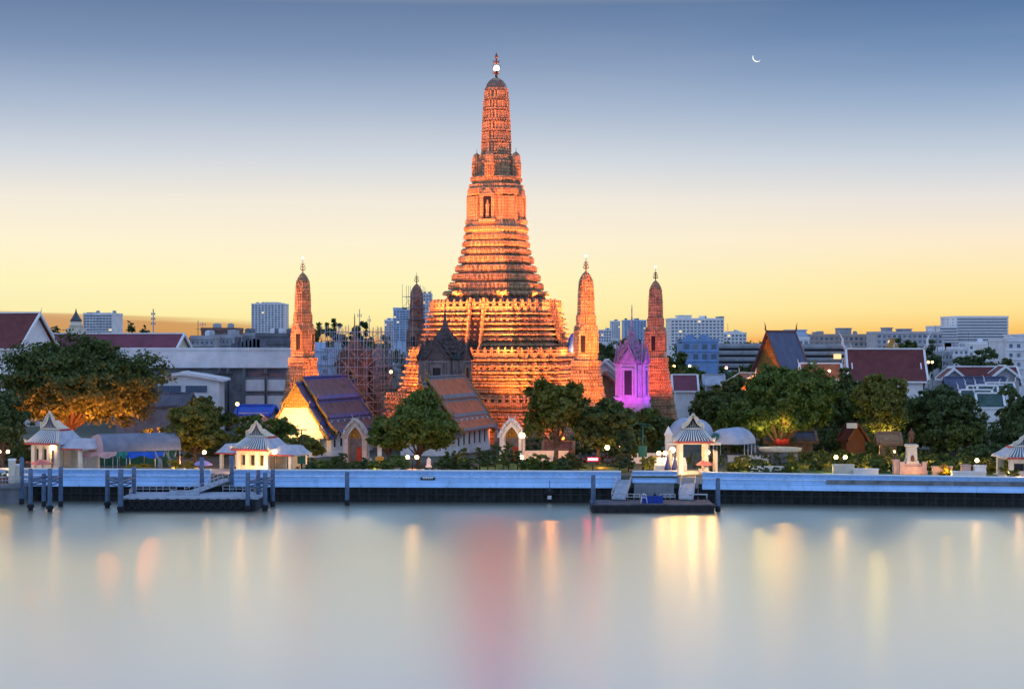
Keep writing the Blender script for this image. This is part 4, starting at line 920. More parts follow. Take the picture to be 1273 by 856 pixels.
# far-off tree line as one mass
rs = np.random.RandomState(5); bl = []
for Y, hh, n in ((560, 13, 60), (760, 18.5, 70), (1100, 19.5, 70), (1700, 21.5, 80)):
    for i in range(n):
        px = rs.uniform(-60, 1330); h = hh * rs.uniform(.75, 1.06); w = rs.uniform(5, 11) * (Y / 700) ** .6; bl.append((X(px, Y), Y + rs.uniform(-25, 25), h - h * .4, w, w, h * .4))
for px, pt, hw in ((75, 405, 14), (110, 408, 20), (160, 404, 16), (182, 406, 12), (60, 409, 12)): bl.append((X(px, 720), 720, Z(pt, 720) - 7, hw * 720 / F, 8, 7))
P, D = cloud(bl, 60000, rs, .8); tag(link('far_woodland', quadmesh('far_woodland', leaves(P, D, 1.1, 9), LB)), 'far dark tree line along the whole horizon', 'woodland', kind='stuff')

# ------------------------------------------------------------------ river wall and embankment
def wall_seg(label, p0, p1, zt0=.62, zt1=.62, low=-1.85, back=0.0, name='river_wall'):
    Y0, Y1 = wall_y(p0) + back, wall_y(p1) + back; a = Vector((X(p0, Y0), Y0)); b = Vector((X(p1, Y1), Y1)); L = (b - a).length; rz = math.atan2((b - a).y, (b - a).x)
    r = thing(name, label, 'wall', (a.x, a.y, 0), rz)
    P = [(.3, 1), (-.30, .97), (-.34, .88), (-.06, .84), (.02, .80), (.02, .60), (-.06, .58), (-.06, .50), (.02, .48), (.02, .26), (-.26, .16), (-.28, .06), (-.04, .02), (-.06, -.40), (-.36, -.54), (-.40, -.66), (-.24, -.70), (-.52, -1.28), (-.74, -1.36), (-.76, -1.6), (.3, -1.6)]
    def zz(t, zt): return zt - (1 - t) * (zt - low) / 2.6
    m = MB(); m.loft([[(0, y, zz(t, zt0)) for y, t in P], [(L, y, zz(t, zt1)) for y, t in P]]); m.build('wall_body', WALLW, r)
    m = MB(); m.loft([[(0, y, zt0 + t) for y, t in ((-.38, .01), (-.38, .15), (.32, .17), (.32, .01))], [(L, y, zt1 + t) for y, t in ((-.38, .01), (-.38, .15), (.32, .17), (.32, .01))]]); m.build('coping', WHITE, r)  # white colour stands in for skylight on the wall's top edge
    m = MB(); m.loft([[(0, y, zz(t, zt0)) for y, t in ((-.30, .18), (-.38, .10), (-.38, .02), (-.02, .02), (-.02, .2))], [(L, y, zz(t, zt1)) for y, t in ((-.30, .18), (-.38, .10), (-.38, .02), (-.02, .02), (-.02, .2))]]); m.build('string_course', mat('skylit_ledge_blue', (.58, .72, .90), .6), r)  # paler blue puts the skylight on the ledge into its colour
    st = MB(); n = int(L / 1.1)
    for i in range(n):
        x = (i + .5) * L / n; zt = zt0 + (zt1 - zt0) * x / L; st.bx(x - .34, x + .34, -.085, .0, zz(.51, zt), zz(.57, zt))
    st.build('relief_panel', mat('relief_paint', (.22, .34, .55), .7), r)
    jt = MB(); q = int(L / 7.5)
    for i in range(1, q + 1):
        x = i * L / (q + 1); zt = zt0 + (zt1 - zt0) * x / L; jt.bx(x - .03, x + .03, -.35, -.2, zz(.86, zt), zz(.96, zt)); jt.bx(x - .03, x + .03, -.77, -.3, zz(-1.6, zt), zz(-1.36, zt))
    jt.build('expansion_joint', DCONC, r)
    return r, L
seg1, L1 = wall_seg('white painted river wall along the left bank, up to the gangway gap', -60, 262, .80, .72)
seg2, L2 = wall_seg('longest white river wall in the middle, bearing a small dark plaque', 289, 772, .70, .62)
m = MB(); m.bx(-1.15, 1.15, -.22, 0, -.32, .32); x0 = L2 * (533 - 289) / (772 - 289); pq = m.build('plaque', BLACKM, seg2, (x0, -.06, -.42)); m = MB()
for i in range(6): m.bx(-.8 + i * .28, -.62 + i * .28, -.24, -.21, -.1, .12)
m.build('plaque_lettering', WHITE2, pq)
seg3, L3 = wall_seg('short set back white wall panel over the right pontoon', 786, 842, .62, .62, -1.1, .6)
seg4, L4 = wall_seg('white river wall on the right bank with a long grey inset panel', 873, 1330, .52, .22, -2.0)
m = MB(); m.bx(0, L4 * (1330 - 1030) / (1330 - 873) - .3, -.42, -.04, -.55, .15); m.build('grey_panel', mat('weathered_panel', (.16, .17, .18), .85, .3, .6), seg4, (L4 * (1030 - 873) / (1330 - 873), 0, -.5))
# sheet piling below
r = thing('sheet_pile_wall', 'dark ribbed sheet piling below the white river walls at the waterline', 'wall', (0, 0, 0))
m = MB(); pts = [(X(p, wall_y(p)), wall_y(p) + .02) for p in np.linspace(-80, 1350, 480)]
rp = [[(x, y - (.30 if i % 4 in (0, 1) else .02), z) for z in (-6, -1.86)] for i, (x, y) in enumerate(pts)]
vs = [p for q in rp for p in q]; m.add(vs, [(2 * i, 2 * i + 2, 2 * i + 3, 2 * i + 1) for i in range(len(rp) - 1)]); m.build('piling', PILE, r)
m = MB()
for (x0, y0), (x1, y1) in zip(pts[::20], pts[20::20]): m.add([(x0, y0 - .42, -3.1), (x1, y1 - .42, -3.1), (x1, y1 - .42, -2.85), (x0, y0 - .42, -2.85), (x0, y0, -3.1), (x1, y1, -3.1), (x1, y1, -2.85), (x0, y0, -2.85)], [(0, 1, 2, 3), (3, 2, 6, 7), (0, 4, 5, 1)])
m.build('waling_beam', PILE, r)
r = thing('outfall_hood', 'dark domed outfall cover with thin post on the sheet piling below the lawn', 'outfall', (X(683, 276), 276.0, -3.3)); m = MB(); m.lathe([(.95, .5), (.9, .95), (.6, 1.35), (.02, 1.5)], 12); m.bx(-.95, .95, -.3, .3, .3, .5); m.build('hood', RUBBER, r); m = MB(); m.tube([(0, -.75, .4), (0, -.75, 2.6)], .06, 5); m.build('post', STEEL, r); m = MB(); m.bx(-.3, .3, -.6, -.5, -.3, .25); m.build('gauge_board', GALV, r)
# far-left terrace with railing
r = thing('river_terrace', 'low riverside terrace with thin railing at the left edge', 'terrace', (X(-20, 274), 274, 0))
m = MB(); m.bx(-6, X(27, 274) - X(-20, 274), -1, 4.5, -1.7, -1.2); m.bx(-6, X(27, 274) - X(-20, 274) - .3, 0, 4.5, -5, -1.7); m.build('slab', DCONC, r)
m = MB(); xe = X(27, 274) - X(-20, 274)
for i in range(14): m.tube([(xe - i * .55, -.9, -1.2), (xe - i * .55, -.9, .1)], .04, 4)
for z in (-.5, .1): m.tube([(xe, -.9, z), (-6, -.9, z)], .05, 4)
m.build('railing', GALV, r)

for px, Y, w, z, lb in ((15, 277, .9, 2.6, 'cream gatepost with cap by the left terrace'), (22, 278, 1.0, 1.7, 'lower cream post right of the capped one by the left terrace')):
    r = thing('gatepost', lb, 'gatepost', (X(px, Y), Y, 0)); m = MB(); m.bx(-w / 2, w / 2, -w / 2, w / 2, -1.2, z - .25); m.build('post', CREAM, r); m = MB(); m.loft([[(-w * .62, -w * .62, z - .25), (w * .62, -w * .62, z - .25), (w * .62, w * .62, z - .25), (-w * .62, w * .62, z - .25)], [(-w * .5, -w * .5, z), (w * .5, -w * .5, z), (w * .5, w * .5, z), (-w * .5, w * .5, z)]]); m.build('cap', WHITE, r)
for px, Y, lb in ((3, 277, 'round terracotta planter nearest the edge of the left terrace'), (9, 277.4, 'round terracotta planter beside the cream gatepost on the left terrace')):
    r = thing('planter_pot', lb, 'planter', (X(px, Y), Y, -1.2)); m = MB(); m.lathe([(.3, 0), (.5, .7), (.55, .8), (.45, .8), (.4, .6), (.02, .6)], 12); m.build('pot', mat('terracotta', (.36, .15, .08), .8), r)
    rs = np.random.RandomState(int(px)); P, D = cloud([(0, 0, 1.2, .6, .6, .6)], 260, rs); link('foliage', quadmesh('foliage', leaves(P, D, .16, 3), LM), r)
lamp('POINT', (X(10, 277), 278.5, 1.6), 420, (1, .48, .14), .3, name='terrace_light')

# mooring piles
def pile(label, px, pyt, Y, rad=.30):
    r = thing('mooring_pile', label, 'mooring pile', (X(px, Y), Y, -6), 0, 'mooring piles along the river wall'); m = MB(); zt = Z(pyt, Y) + 6
    m.lathe([(rad, 0), (rad, zt - .15), (rad * .8, zt)], 10); m.build('shaft', STEEL, r)
    m = MB(); m.lathe([(rad * 1.12, 1.5), (rad * 1.12, 2.6)], 10); m.build('tide_collar', RUBBER, r); return r
PL = [(27, 568, 274, 'pile at the railing end by the left terrace'), (38, 582, 264, 'front left pile of the leftmost dolphin frame'), (62, 582, 262, 'front right pile of the leftmost dolphin frame'), (54.5, 588, 270, 'rear pile inside the leftmost dolphin frame'), (75.5, 580, 270, 'rear right pile of the leftmost dolphin frame'),
      (133.5, 584, 268, 'rear left pile of the dolphin frame left of the left pontoon'), (150, 583, 261, 'front pile at the left corner of the left pontoon'), (166.5, 580, 269, 'rear right pile of the dolphin frame left of the left pontoon'), (251, 568, 272, 'tall pile beside the lilac umbrella'), (288, 566, 274, 'tall pile at the wall end beside the middle pavilion'),
      (308, 587, 262, 'front left pile of the dolphin frame at the right pontoon end'), (321, 584, 268, 'rear pile of the dolphin frame at the left pontoon right end'), (329.5, 587, 263, 'front right pile of the frame right of the left pontoon'), (339, 583, 270, 'rear right pile of the frame right of the left pontoon'),
      (431.5, 586, 272, 'lone pile in front of the arch gateway'), (737.5, 590, 262, 'pile at the left corner of the right pontoon'), (892.5, 594, 262, 'pile at the right corner of the right pontoon')]
for px, pt, Y, lb in PL: pile('blue grey steel ' + lb, px, pt, Y, .34 if px != 150 else .42)
def frame(label, pts, z):
    r = thing('pile_frame', label, 'pile frame', (0, 0, 0)); m = MB()
    P = [(X(px, Y), Y) for px, Y in pts]
    for i in range(len(P)):
        a, b = P[i], P[(i + 1) % len(P)]; m.tube([(a[0], a[1], z), (b[0], b[1], z)], .22, 6); m.tube([(a[0], a[1], z - .7), (b[0], b[1], z - .7)], .12, 5)
    m.build('crossbeam', STEEL, r)
    for (px, Y) in pts[:2]: f = MB(); f.lathe([(.35, WZ + .3), (.55, WZ + .4), (.55, WZ + .8), (.35, WZ + .9)], 12, (X(px, Y), Y)); f.build('fender_ring', RUBBER, r)
frame('beams tying together the leftmost group of piles', [(38, 264), (62, 262), (75.5, 270), (54.5, 270)], .3)
frame('beams tying the piles left of the left pontoon', [(133.5, 268), (150, 261), (166.5, 269)], .2)
frame('beams tying the piles at the right end of the left pontoon', [(308, 262), (329.5, 263), (339, 270), (321, 268)], .1)

# pontoons
def rail(mb, a, b, n, h=1.0, rr=.045):
    a = Vector(a); b = Vector(b)
    for i in range(n + 1): p = a + (b - a) * i / n; mb.tube([p, p + Vector((0, 0, h))], rr, 4)
    for z in (h, h * .5): mb.tube([a + Vector((0, 0, z)), b + Vector((0, 0, z))], rr, 4)
r = thing('pontoon', 'left floating pontoon with pale deck, railings and a row of tyres', 'pontoon', (X(237, 262.5), 262.5, WZ))
def px_(px, Y=262.5): return X(px, Y) - X(237, 262.5)
m = MB(); m.bx(px_(152), px_(318), .2, 9, -.6, 1.75); m.build('hull', mat('dark_hull', (.025, .03, .04), .7), r)
m = MB(); m.bx(px_(150), px_(321), 0, 9.2, 1.75, 2.05); m.build('deck', DECK, r)
ty = MB(); n = 18
for k in range(16):
    a = k * 2 * math.pi / 16
ring = [[((.62 + .24 * math.cos(q * math.pi / 3)) * math.cos(k * 2 * math.pi / 16), .24 * math.sin(q * math.pi / 3), (.62 + .24 * math.cos(q * math.pi / 3)) * math.sin(k * 2 * math.pi / 16)) for q in range(6)] for k in range(17)]
ty.loft(ring, False, False, sm=True); tym = ty.mesh('tyre', RUBBER)
for i in range(13): part('tyre', tym, r, (px_(158 + i * 12.6), -.15, 1.0))
m = MB(); rail(m, (px_(154), 8.8, 2.05), (px_(205), 8.8, 2.05), 6); rail(m, (px_(265), 8.8, 2.05), (px_(316), 8.8, 2.05), 6); rail(m, (px_(152), 8.6, 2.05), (px_(157), 2.2, 2.05), 4); rail(m, (px_(300), 1.2, 2.05), (px_(316), 8, 2.05), 5); m.build('railing', GALV, r)
# left gangway
def gangway(label, a, b, wd, n=8):
    a, b = Vector(a), Vector(b); r = thing('gangway', label, 'gangway', a); d = b - a; s = Vector((-d.y, d.x, 0)).normalized() * wd / 2; m = MB()
    up = Vector((0, 0, .18)); m.loft([[q - s - up, q + s - up, q + s, q - s] for q in (Vector(), d)]); m.build('walkway', DECK, r)
    m = MB(); rail(m, -s, d - s, n); rail(m, s, d + s, n); m.build('handrail', GALV, r); return r
gangway('sloping gangway with white railings down to the left pontoon', (X(283, 276.5), 276.5, -.5), (X(236, 268), 268, WZ + 2.3), 2.0)
r = thing('boarding_step', 'low wooden boarding step at the foot of the left gangway', 'step', (X(232, 267), 266.2, WZ + 2.05)); m = MB(); m.bx(-2.8, 2.0, -.6, .6, 0, .35); m.bx(-2.4, 1.6, .1, .6, .35, .7); m.build('tread', DECK, r)
r = thing('pontoon', 'right black pontoon with blue crates, a stool and a seated figure on it', 'pontoon', (X(812, 260), 260, WZ))
def p2(px, Y=260): return X(px, Y) - X(812, 260)
m = MB(); m.bx(p2(736), p2(888), 0, 8, -.6, 1.05); m.bx(p2(735), p2(889), -.12, .25, .7, 1.0); m.build('hull', mat('black_hull', (.018, .017, .018), .6), r)
m = MB(); m.bx(p2(736), p2(888), .26, 8, 1.06, 1.2); m.build('deck', mat('dark_deck', (.09, .09, .105), .8, .3, .7), r)
m = MB(); m.bx(-.12, .12, -.2, -.12, -.3, .7); fs_ = m.mesh('fender_strip', RUBBER)
for k in range(12): part('fender_strip', fs_, r, (p2(742 + k * 12.6), 0, 0))
m = MB(); rail(m, (p2(769), 7.5, 1.2), (p2(800), 7.5, 1.2), 4, .9, .06); m.build('railing', GALV, r); m = MB(); rail(m, (p2(826), 7.5, 1.2), (p2(845), 7.5, 1.2), 3, .9, .06); m.build('railing', GALV, r); m = MB(); m.tube([(p2(862), 6.8, 2.1), (p2(886), 6.8, 2.1)], .12, 5); m.tube([(p2(864), 6.8, 1.2), (p2(864), 6.8, 2.1)], .08, 4); m.tube([(p2(885), 6.8, 1.2), (p2(885), 6.8, 2.1)], .08, 4); m.build('railing', GALV, r)
gangway('steep stair gangway at the left of the right pontoon', (X(777, 276), 276, -.6), (X(769, 266.8), 266.8, WZ + 1.5), 2.1, 5)
gangway('short gangway ramp below the gate pavilion', (X(856, 275.5), 275.5, -.9), (X(853, 266.5), 266.5, WZ + 1.5), 2.2, 5)
r = thing('landing_stage', 'concrete landing stage with railing between the gate pavilion and the ramp', 'landing', (X(857, 276), 275.4, 0)); m = MB(); m.bx(X(842, 276) - X(857, 276), X(873, 276) - X(857, 276), -.4, 6, -1.2, -.15); m.bx(-.9, -.5, -.3, .1, -6, -1.2); m.bx(.9, 1.3, -.3, .1, -6, -1.2); m.build('slab', mat('warm_concrete', (.40, .34, .30), .85, .12, .6), r)
m = MB(); rail(m, (1.9, -.3, -.15), (1.9, 5, -.15), 4, 1.1); rail(m, (-1.8, -.3, -.15), (-1.8, 3, -.15), 3, 1.1); m.build('railing', GALV, r)
m = MB(); m.bx(-3.1, 3.1, 0, .2, 0, 2.2); o = m.build('boarding_fence', mat('grey_sheet', (.20, .22, .25), .8, .15, .6), None, (X(813, 274.5), 274.3, -3.3)); tag(o, 'grey sheet hoarding under the short white wall panel', 'fence')
for px, lb in ((805, 'left blue plastic crate on the right pontoon'), (817.5, 'right blue plastic crate on the right pontoon')):
    r = thing('plastic_crate', lb, 'crate', (X(px, 263), 263, WZ + 1.2), 0, 'blue crates on the right pontoon'); m = MB(); w = .72
    m.loft([[(-w, -.5, 0), (w, -.5, 0), (w, .5, 0), (-w, .5, 0)], [(-w * 1.05, -.55, .95), (w * 1.05, -.55, .95), (w * 1.05, .55, .95), (-w * 1.05, .55, .95)], [(-w * .95, -.45, .95), (w * .95, -.45, .95), (w * .95, .45, .95), (-w * .95, .45, .95)], [(-w * .9, -.42, .1), (w * .9, -.42, .1), (w * .9, .42, .1), (-w * .9, .42, .1)]]); m.build('tub', BLUEC, r)
    m = MB(); m.bx(-w * 1.1, w * 1.1, -.6, -.55, .84, .98); m.bx(-w * 1.1, w * 1.1, .55, .6, .84, .98); m.bx(-w * 1.1, -w * 1.06, -.55, .55, .84, .98); m.bx(w * 1.06, w * 1.1, -.55, .55, .84, .98); m.build('rim', BLUEC, r)
r = thing('plastic_stool', 'white plastic stool with arched legs on the right pontoon', 'stool', (X(800.5, 262.5), 262.5, WZ + 1.2))
m = MB(); m.bx(-.42, .42, -.3, .3, .8, .88); m.build('seat', WPLAS, r)
for s in (-1, 1):
    for t in (-1, 1): m = MB(); m.tube([(s * .48, t * .3, 0), (s * .40, t * .27, .5), (s * .36, t * .25, .82)], [.06, .05, .05], 5); m.build('leg', WPLAS, r)
m = MB(); m.tube([(-.36, .27, .85), (-.3, .29, 1.25), (0, .3, 1.4), (.3, .29, 1.25), (.36, .27, .85)], .06, 5); m.tube([(0, .29, .85), (0, .3, 1.38)], .05, 5); m.build('backrest', WPLAS, r)

# people: one skinned body
def skin_body(name, verts, edges, radii, m, parent=None, loc=(0, 0, 0), rz=0):
    me = bpy.data.meshes.new(name); me.from_pydata(verts, edges, []); me.materials.append(m); o = link(name, me, parent, loc, rz)
    md = o.modifiers.new('s', 'SKIN'); sv = me.skin_vertices[0].data
    for i, rr in enumerate(radii): sv[i].radius = (rr, rr)
    sv[0].use_root = True
    sd = o.modifiers.new('d', 'SUBSURF'); sd.levels = 1; sd.render_levels = 2
    for p in me.polygons: p.use_smooth = True
    return o
V = [(0, 0, .50), (0, .02, .75), (0, 0, .98), (0, -.02, 1.08), (0, -.04, 1.20), (0, -.05, 1.32), (.2, 0, .98), (.27, -.08, .72), (.2, -.32, .62), (-.2, 0, .98), (-.27, -.08, .72), (-.2, -.32, .62), (.12, -.02, .48), (.15, -.45, .50), (.15, -.46, .08), (.15, -.60, .04), (-.12, -.02, .48), (-.15, -.45, .50), (-.15, -.46, .08), (-.15, -.60, .04)]
E = [(0, 1), (1, 2), (2, 3), (3, 4), (4, 5), (2, 6), (6, 7), (7, 8), (2, 9), (9, 10), (10, 11), (0, 12), (12, 13), (13, 14), (14, 15), (0, 16), (16, 17), (17, 18), (18, 19)]
RD = [.15, .15, .16, .06, .10, .08, .07, .055, .04, .07, .055, .04, .10, .08, .055, .04, .10, .08, .055, .04]
r = thing('person', 'person in dark clothes sitting behind the blue crates on the right pontoon', 'person', (X(814, 264.8), 264.8, WZ + 1.2))
skin_body('body', V, E, RD, CLOTH, r)
m = MB(); m.sph((0, -.02, 1.27), .125, 10); m.build('hair', BLACKM, r)
r2 = thing('bench', 'dark bench under the seated person on the right pontoon', 'bench', (X(814, 264.8), 264.8, WZ + 1.2)); m = MB(); m.bx(-.9, .9, -.2, .3, .32, .39); m.build('seat', WOOD, r2)
for s in (-.8, .8): m = MB(); m.bx(s - .06, s + .06, -.15, .25, 0, .32); m.build('leg', WOOD, r2)

# ------------------------------------------------------------------ pavilions
def hip(mb, x0, x1, y0, y1, z0, z1, k, flare=.25):
    cx, cy = (x0 + x1) / 2, (y0 + y1) / 2
    def rr(f, z): return [(cx + (x0 - cx) * f, cy + (y0 - cy) * f, z), (cx + (x1 - cx) * f, cy + (y0 - cy) * f, z), (cx + (x1 - cx) * f, cy + (y1 - cy) * f, z), (cx + (x0 - cx) * f, cy + (y1 - cy) * f, z)]
    mb.loft([rr(1, z0 - .25), rr(1, z0), rr((1 + k) / 2, z0 + (z1 - z0) * .42), rr(k, z1)])
def ribs(mb, x0, x1, y0, z0, z1, k, n, yk):
    cx = (x0 + x1) / 2
    for i in range(n):
        x = x0 + (i + .5) * (x1 - x0) / n; xt = cx + (x - cx) * k; xm = cx + (x - cx) * (1 + k) / 2; mb.tube([(x, y0 - .05, z0 + .1), (xm, y0 + yk * .5, z0 + (z1 - z0) * .42 + .1), (xt, y0 + yk, z1 + .1)], .10, 4)
def slats(sl, x0, x1, y0, z0, z1, k, n, yk):
    cx = (x0 + x1) / 2; w = (x1 - x0) / n
    for i in range(1, n):
        x = x0 + i * w; f = lambda q, t: cx + (x + q * w * .17 - cx) * (1 - t + t * k)
        m_ = z0 + (z1 - z0) * .42
        sl.add([(f(-1, 0), y0 - .03, z0 + .06), (f(1, 0), y0 - .03, z0 + .06), (f(1, .5), y0 + yk * .5 - .03, m_ + .06), (f(-1, .5), y0 + yk * .5 - .03, m_ + .06), (f(1, 1), y0 + yk - .03, z1 + .06), (f(-1, 1), y0 + yk - .03, z1 + .06)], [(0, 1, 2, 3), (3, 2, 4, 5)])
def crest(mb, slat, w, y, z, h):
    P = [(-w, z), (w, z), (w * 1.0, z + h * .32), (w * .55, z + h * .5), (w * .45, z + h * .72), (w * .18, z + h * .85), (0, z + h * 1.05), (-w * .18, z + h * .85), (-w * .45, z + h * .72), (-w * .55, z + h * .5), (-w, z + h * .32)]
    for a, b in zip(P[2:], P[3:]): mb.tube([(a[0], y, a[1]), (b[0], y, b[1])], .14, 5)
    mb.tube([(-w, y, z + .05), (w, y, z + .05)], .14, 5); mb.tube([(-w, y, z), (-w * 1.02, y, z + h * .42)], [.18, .08], 5); mb.tube([(w, y, z), (w * 1.02, y, z + h * .42)], [.18, .08], 5)
    mb.sec(P, y + .1, y + .3)
    n = 9
    for i in range(n):
        x = -w * .8 + i * w * 1.6 / (n - 1); hh = h * (.85 - abs(x) / w * .68); slat.add([(x - .12, y + .04, z + .15), (x + .08, y + .04, z + .15), (x * .35 + .06, y + .04, z + hh), (x * .35 - .08, y + .04, z + hh)], [(0, 1, 2, 3)])
def pavilion(label, px, Y, w, d, ze, zt, cols, annex, rz=0, nm='river_pavilion', closed=True):
    r = thing(nm, label, 'pavilion', (X(px, Y), Y, 0), rz); h = w / 2
    m = MB(); m.bx(-h - .4, h + .4, -.4, d + .4, -.2, .25); m.build('plinth', CREAM, r)
    for x in cols:
        for yy in (.3, d - .3): c = MB(); c.bx(x - .32, x + .32, yy - .32, yy + .32, .25, ze - .5); c.build('column', CREAM, r)
    c = MB(); c.bx(-h, h, 0, d, ze - .5, ze - .1); c.build('lintel', CREAM, r)
    if closed:
        for a, b in zip(cols, cols[1:]): wl = MB(); wl.bx(a + .32, b - .32, .35, .5, .25, 1.0); wl.build('parapet_wall', CREAM, r); wl = MB(); wl.bx(a + .32, b - .32, .35, .5, ze - 1.0, ze - .502); wl.build('lintel_panel', CREAM, r)
        wl = MB(); wl.bx(-h + .5, h - .5, d - .4, d - .25, .25, ze - .5); wl.build('wall', CREAM, r)
        o = MB(); o.bx(-.09, .09, 0, .08, 0, 1); 
        for a, b in zip(cols, cols[1:]):
            o = MB(); o.bx(a + .6, b - .6, .55, .62, 1.0, ze - 1.1); o.build('opening', DARK, r)
    H2 = zt - ze; rf = MB(); rb = MB(); tr = MB(); sl = MB()
    hip(rf, -h - .6, h + .6, -.6, d + .6, ze, ze + H2 * .38, .54); ribs(rb, -h - .5, h + .5, -.6, ze, ze + H2 * .38, .54, 13, (d + 1.2) * .24)
    slats(sl, -h - .5, h + .5, -.6, ze, ze + H2 * .38, .54, 13, (d + 1.2) * .24)
    if annex:
        for s in annex: hip(rf, s * (h + 2.2) - 2.2, s * (h + 2.2) + 2.2, .6, d + .4, ze - .8, ze + H2 * .12, .55); [MB().bx(s * (h + 3.6) - .25, s * (h + 3.6) + .25, yy - .25, yy + .25, .25, ze - .9).build('annex_column', CREAM, r) for yy in (1.2, d - .3)]; c2 = MB(); c2.bx(min(s * (h + .5), s * (h + 3.8)), max(s * (h + .5), s * (h + 3.8)), d - .4, d - .2, .25, ze - 1); c2.build('annex_wall', CREAM, r); tr.bx(min(s * h, s * (h + 4.5)), max(s * h, s * (h + 4.5)), .5, .65, ze - 1.05, ze - .82)
    hw = (h + .6) * .53; z2 = ze + H2 * .40
    tr.bx(-hw - .1, hw + .1, d * .24 - .1, d * .76, z2 - .15, z2 + .15); tr.bx(-h - .7, h + .7, -.75, -.6, ze - .3, ze - .02)
    rf.build('roof', TILEW, r); rb.build('roof_rib', WHITE, r); tr.build('red_trim', REDTRIM, r)
    ck = MB(); crest(ck, sl, hw, d * .22, z2 + .15, H2 * .55); hip(ck, -hw * .9, hw * .9, d * .26, d * .76, z2 + .15, z2 + H2 * .3, .2)
    for sx in (-1, 1):
        ck.tube([(sx * (h + .6), -.6, ze), (sx * (h + .9), -.8, ze + .7)], [.22, .05], 5); ck.tube([(sx * (h + .6), -.6, ze), (sx * hw, d * .24, z2)], .16, 5); ck.sph((sx * (h + .6), -.6, ze + .35), .26, 8)
    ck.build('crest', CREAM, r); sl.build('crest_slat', DARK if not closed else DGREY, r)
    return r
pavilion('riverside pavilion at far left glowing under a bright lamp, with striped crest', 55, 285, 5.2, 6, 4.6, 9.6, (-2.3, -.8, .8, 2.3), (1,), R(-24))
pavilion('middle riverside pavilion with yellow lit columns and striped crest beside the left gangway', 313, 284, 5.8, 6, 3.7, 8.1, (-2.6, -.9, .9, 2.6), (1, -1), R(-24))
pavilion('pavilion cut off by the right edge of the photo', 1279, 272, 6.0, 6, 3.2, 6.6, (-2.7, 0, 2.7), (), R(4))
g_ = pavilion('open white gate pavilion with pink and cream piers above the landing stage', 862.5, 279.5, 5.0, 4, 5.2, 9.5, (-2.0, 2.0), (), 0, 'gate_pavilion', False)
m = MB()
for s in (-1, 1): m.bx(s * 3.6 - .2, s * 3.6 + .2, .2, 3.4, 0, 3.6); m.secx([(0, 4.6), (3.6, 4.6), (3.6, 4.9), (0, 4.9)], min(s * 2.3, s * 4.3), max(s * 2.3, s * 4.3))
m.build('side_bay', CREAM, g_)
# white pinnacled posts behind the gate
for px, Y, lb in ((831, 300, 'left white pinnacled gatepost behind the gate pavilion'), (838, 301, 'right white pinnacled gatepost behind the gate pavilion')):
    r = thing('gatepost', lb, 'gatepost', (X(px, Y), Y, 0), 0, 'gateposts behind the gate pavilion'); m = MB(); m.bx(-.55, .55, -.55, .55, 0, 5.0); m.bx(-.7, .7, -.7, .7, 5.0, 5.25); m.build('post', WHITE, r); m = MB(); m.loft([[(-.65, -.65, 5.25), (.65, -.65, 5.25), (.65, .65, 5.25), (-.65, .65, 5.25)], [(-.02, -.02, 6.6), (.02, -.02, 6.6), (.02, .02, 6.6), (-.02, .02, 6.6)]]); m.build('pinnacle', WHITE, r)
# tents
def vault_tent(label, px, Y, w, L, zl, zt, m1, rz, dome_end=None, name='tent', valance=None):
    r = thing(name, label, 'tent', (X(px, Y), Y, 0), rz); m = MB(); n = 10
    def ringp(y, k=1): return [(w / 2 * math.cos(math.pi * i / n) * k, y, zl + (zt - zl) * math.sin(math.pi * i / n) * k) for i in range(n + 1)]
    rings = [ringp(y) for y in np.linspace(0, L, 6)]; vs = [p for q in rings for p in q]; N_ = n + 1
    m.add(vs, [(i * N_ + j, i * N_ + j + 1, (i + 1) * N_ + j + 1, (i + 1) * N_ + j) for i in range(5) for j in range(n)], sm=True); m.build('canopy', m1, r)
    for x in (-w / 2, w / 2):
        for y in np.linspace(.2, L - .2, 4): p = MB(); p.tube([(x * .98, y, 0), (x * .98, y, zl)], .07, 5); p.build('pole', GALV, r)
    if dome_end:
        e = MB(); rings = [[(q[0], y, zl + (q[2] - zl)) for q in ringp(0, k)] for y, k in ((0, 1), (-.7, .9), (-1.2, .7), (-1.5, .35), (-1.55, .02))]
        vs = [p_ for q in rings for p_ in q]; e.add(vs, [(i * N_ + j, i * N_ + j + 1, (i + 1) * N_ + j + 1, (i + 1) * N_ + j) for i in range(4) for j in range(n)], sm=True); e.build('end_panel', dome_end, r)
    if valance:
        for i, (a, b, mt) in enumerate(valance):
            v = MB(); q = 8; v.add([(w / 2 * math.cos(0) * 0 + a + (b - a) * j / q, -.9 - .25 * math.sin(j * 2.2), zl + (.05 if k == 0 else -.9 - .2 * math.sin(j * 1.3))) for k in (0, 1) for j in range(q + 1)], [(j, j + 1, q + 2 + j, q + 1 + j) for j in range(q)], sm=True); v.build('valance', mt, r)
    return r
r = vault_tent('long grey tarpaulin tent with rounded pink front end beside the far left pavilion', 122, 289, 6.4, 13, 3.0, 5.8, TARP, R(-62), PINKT)
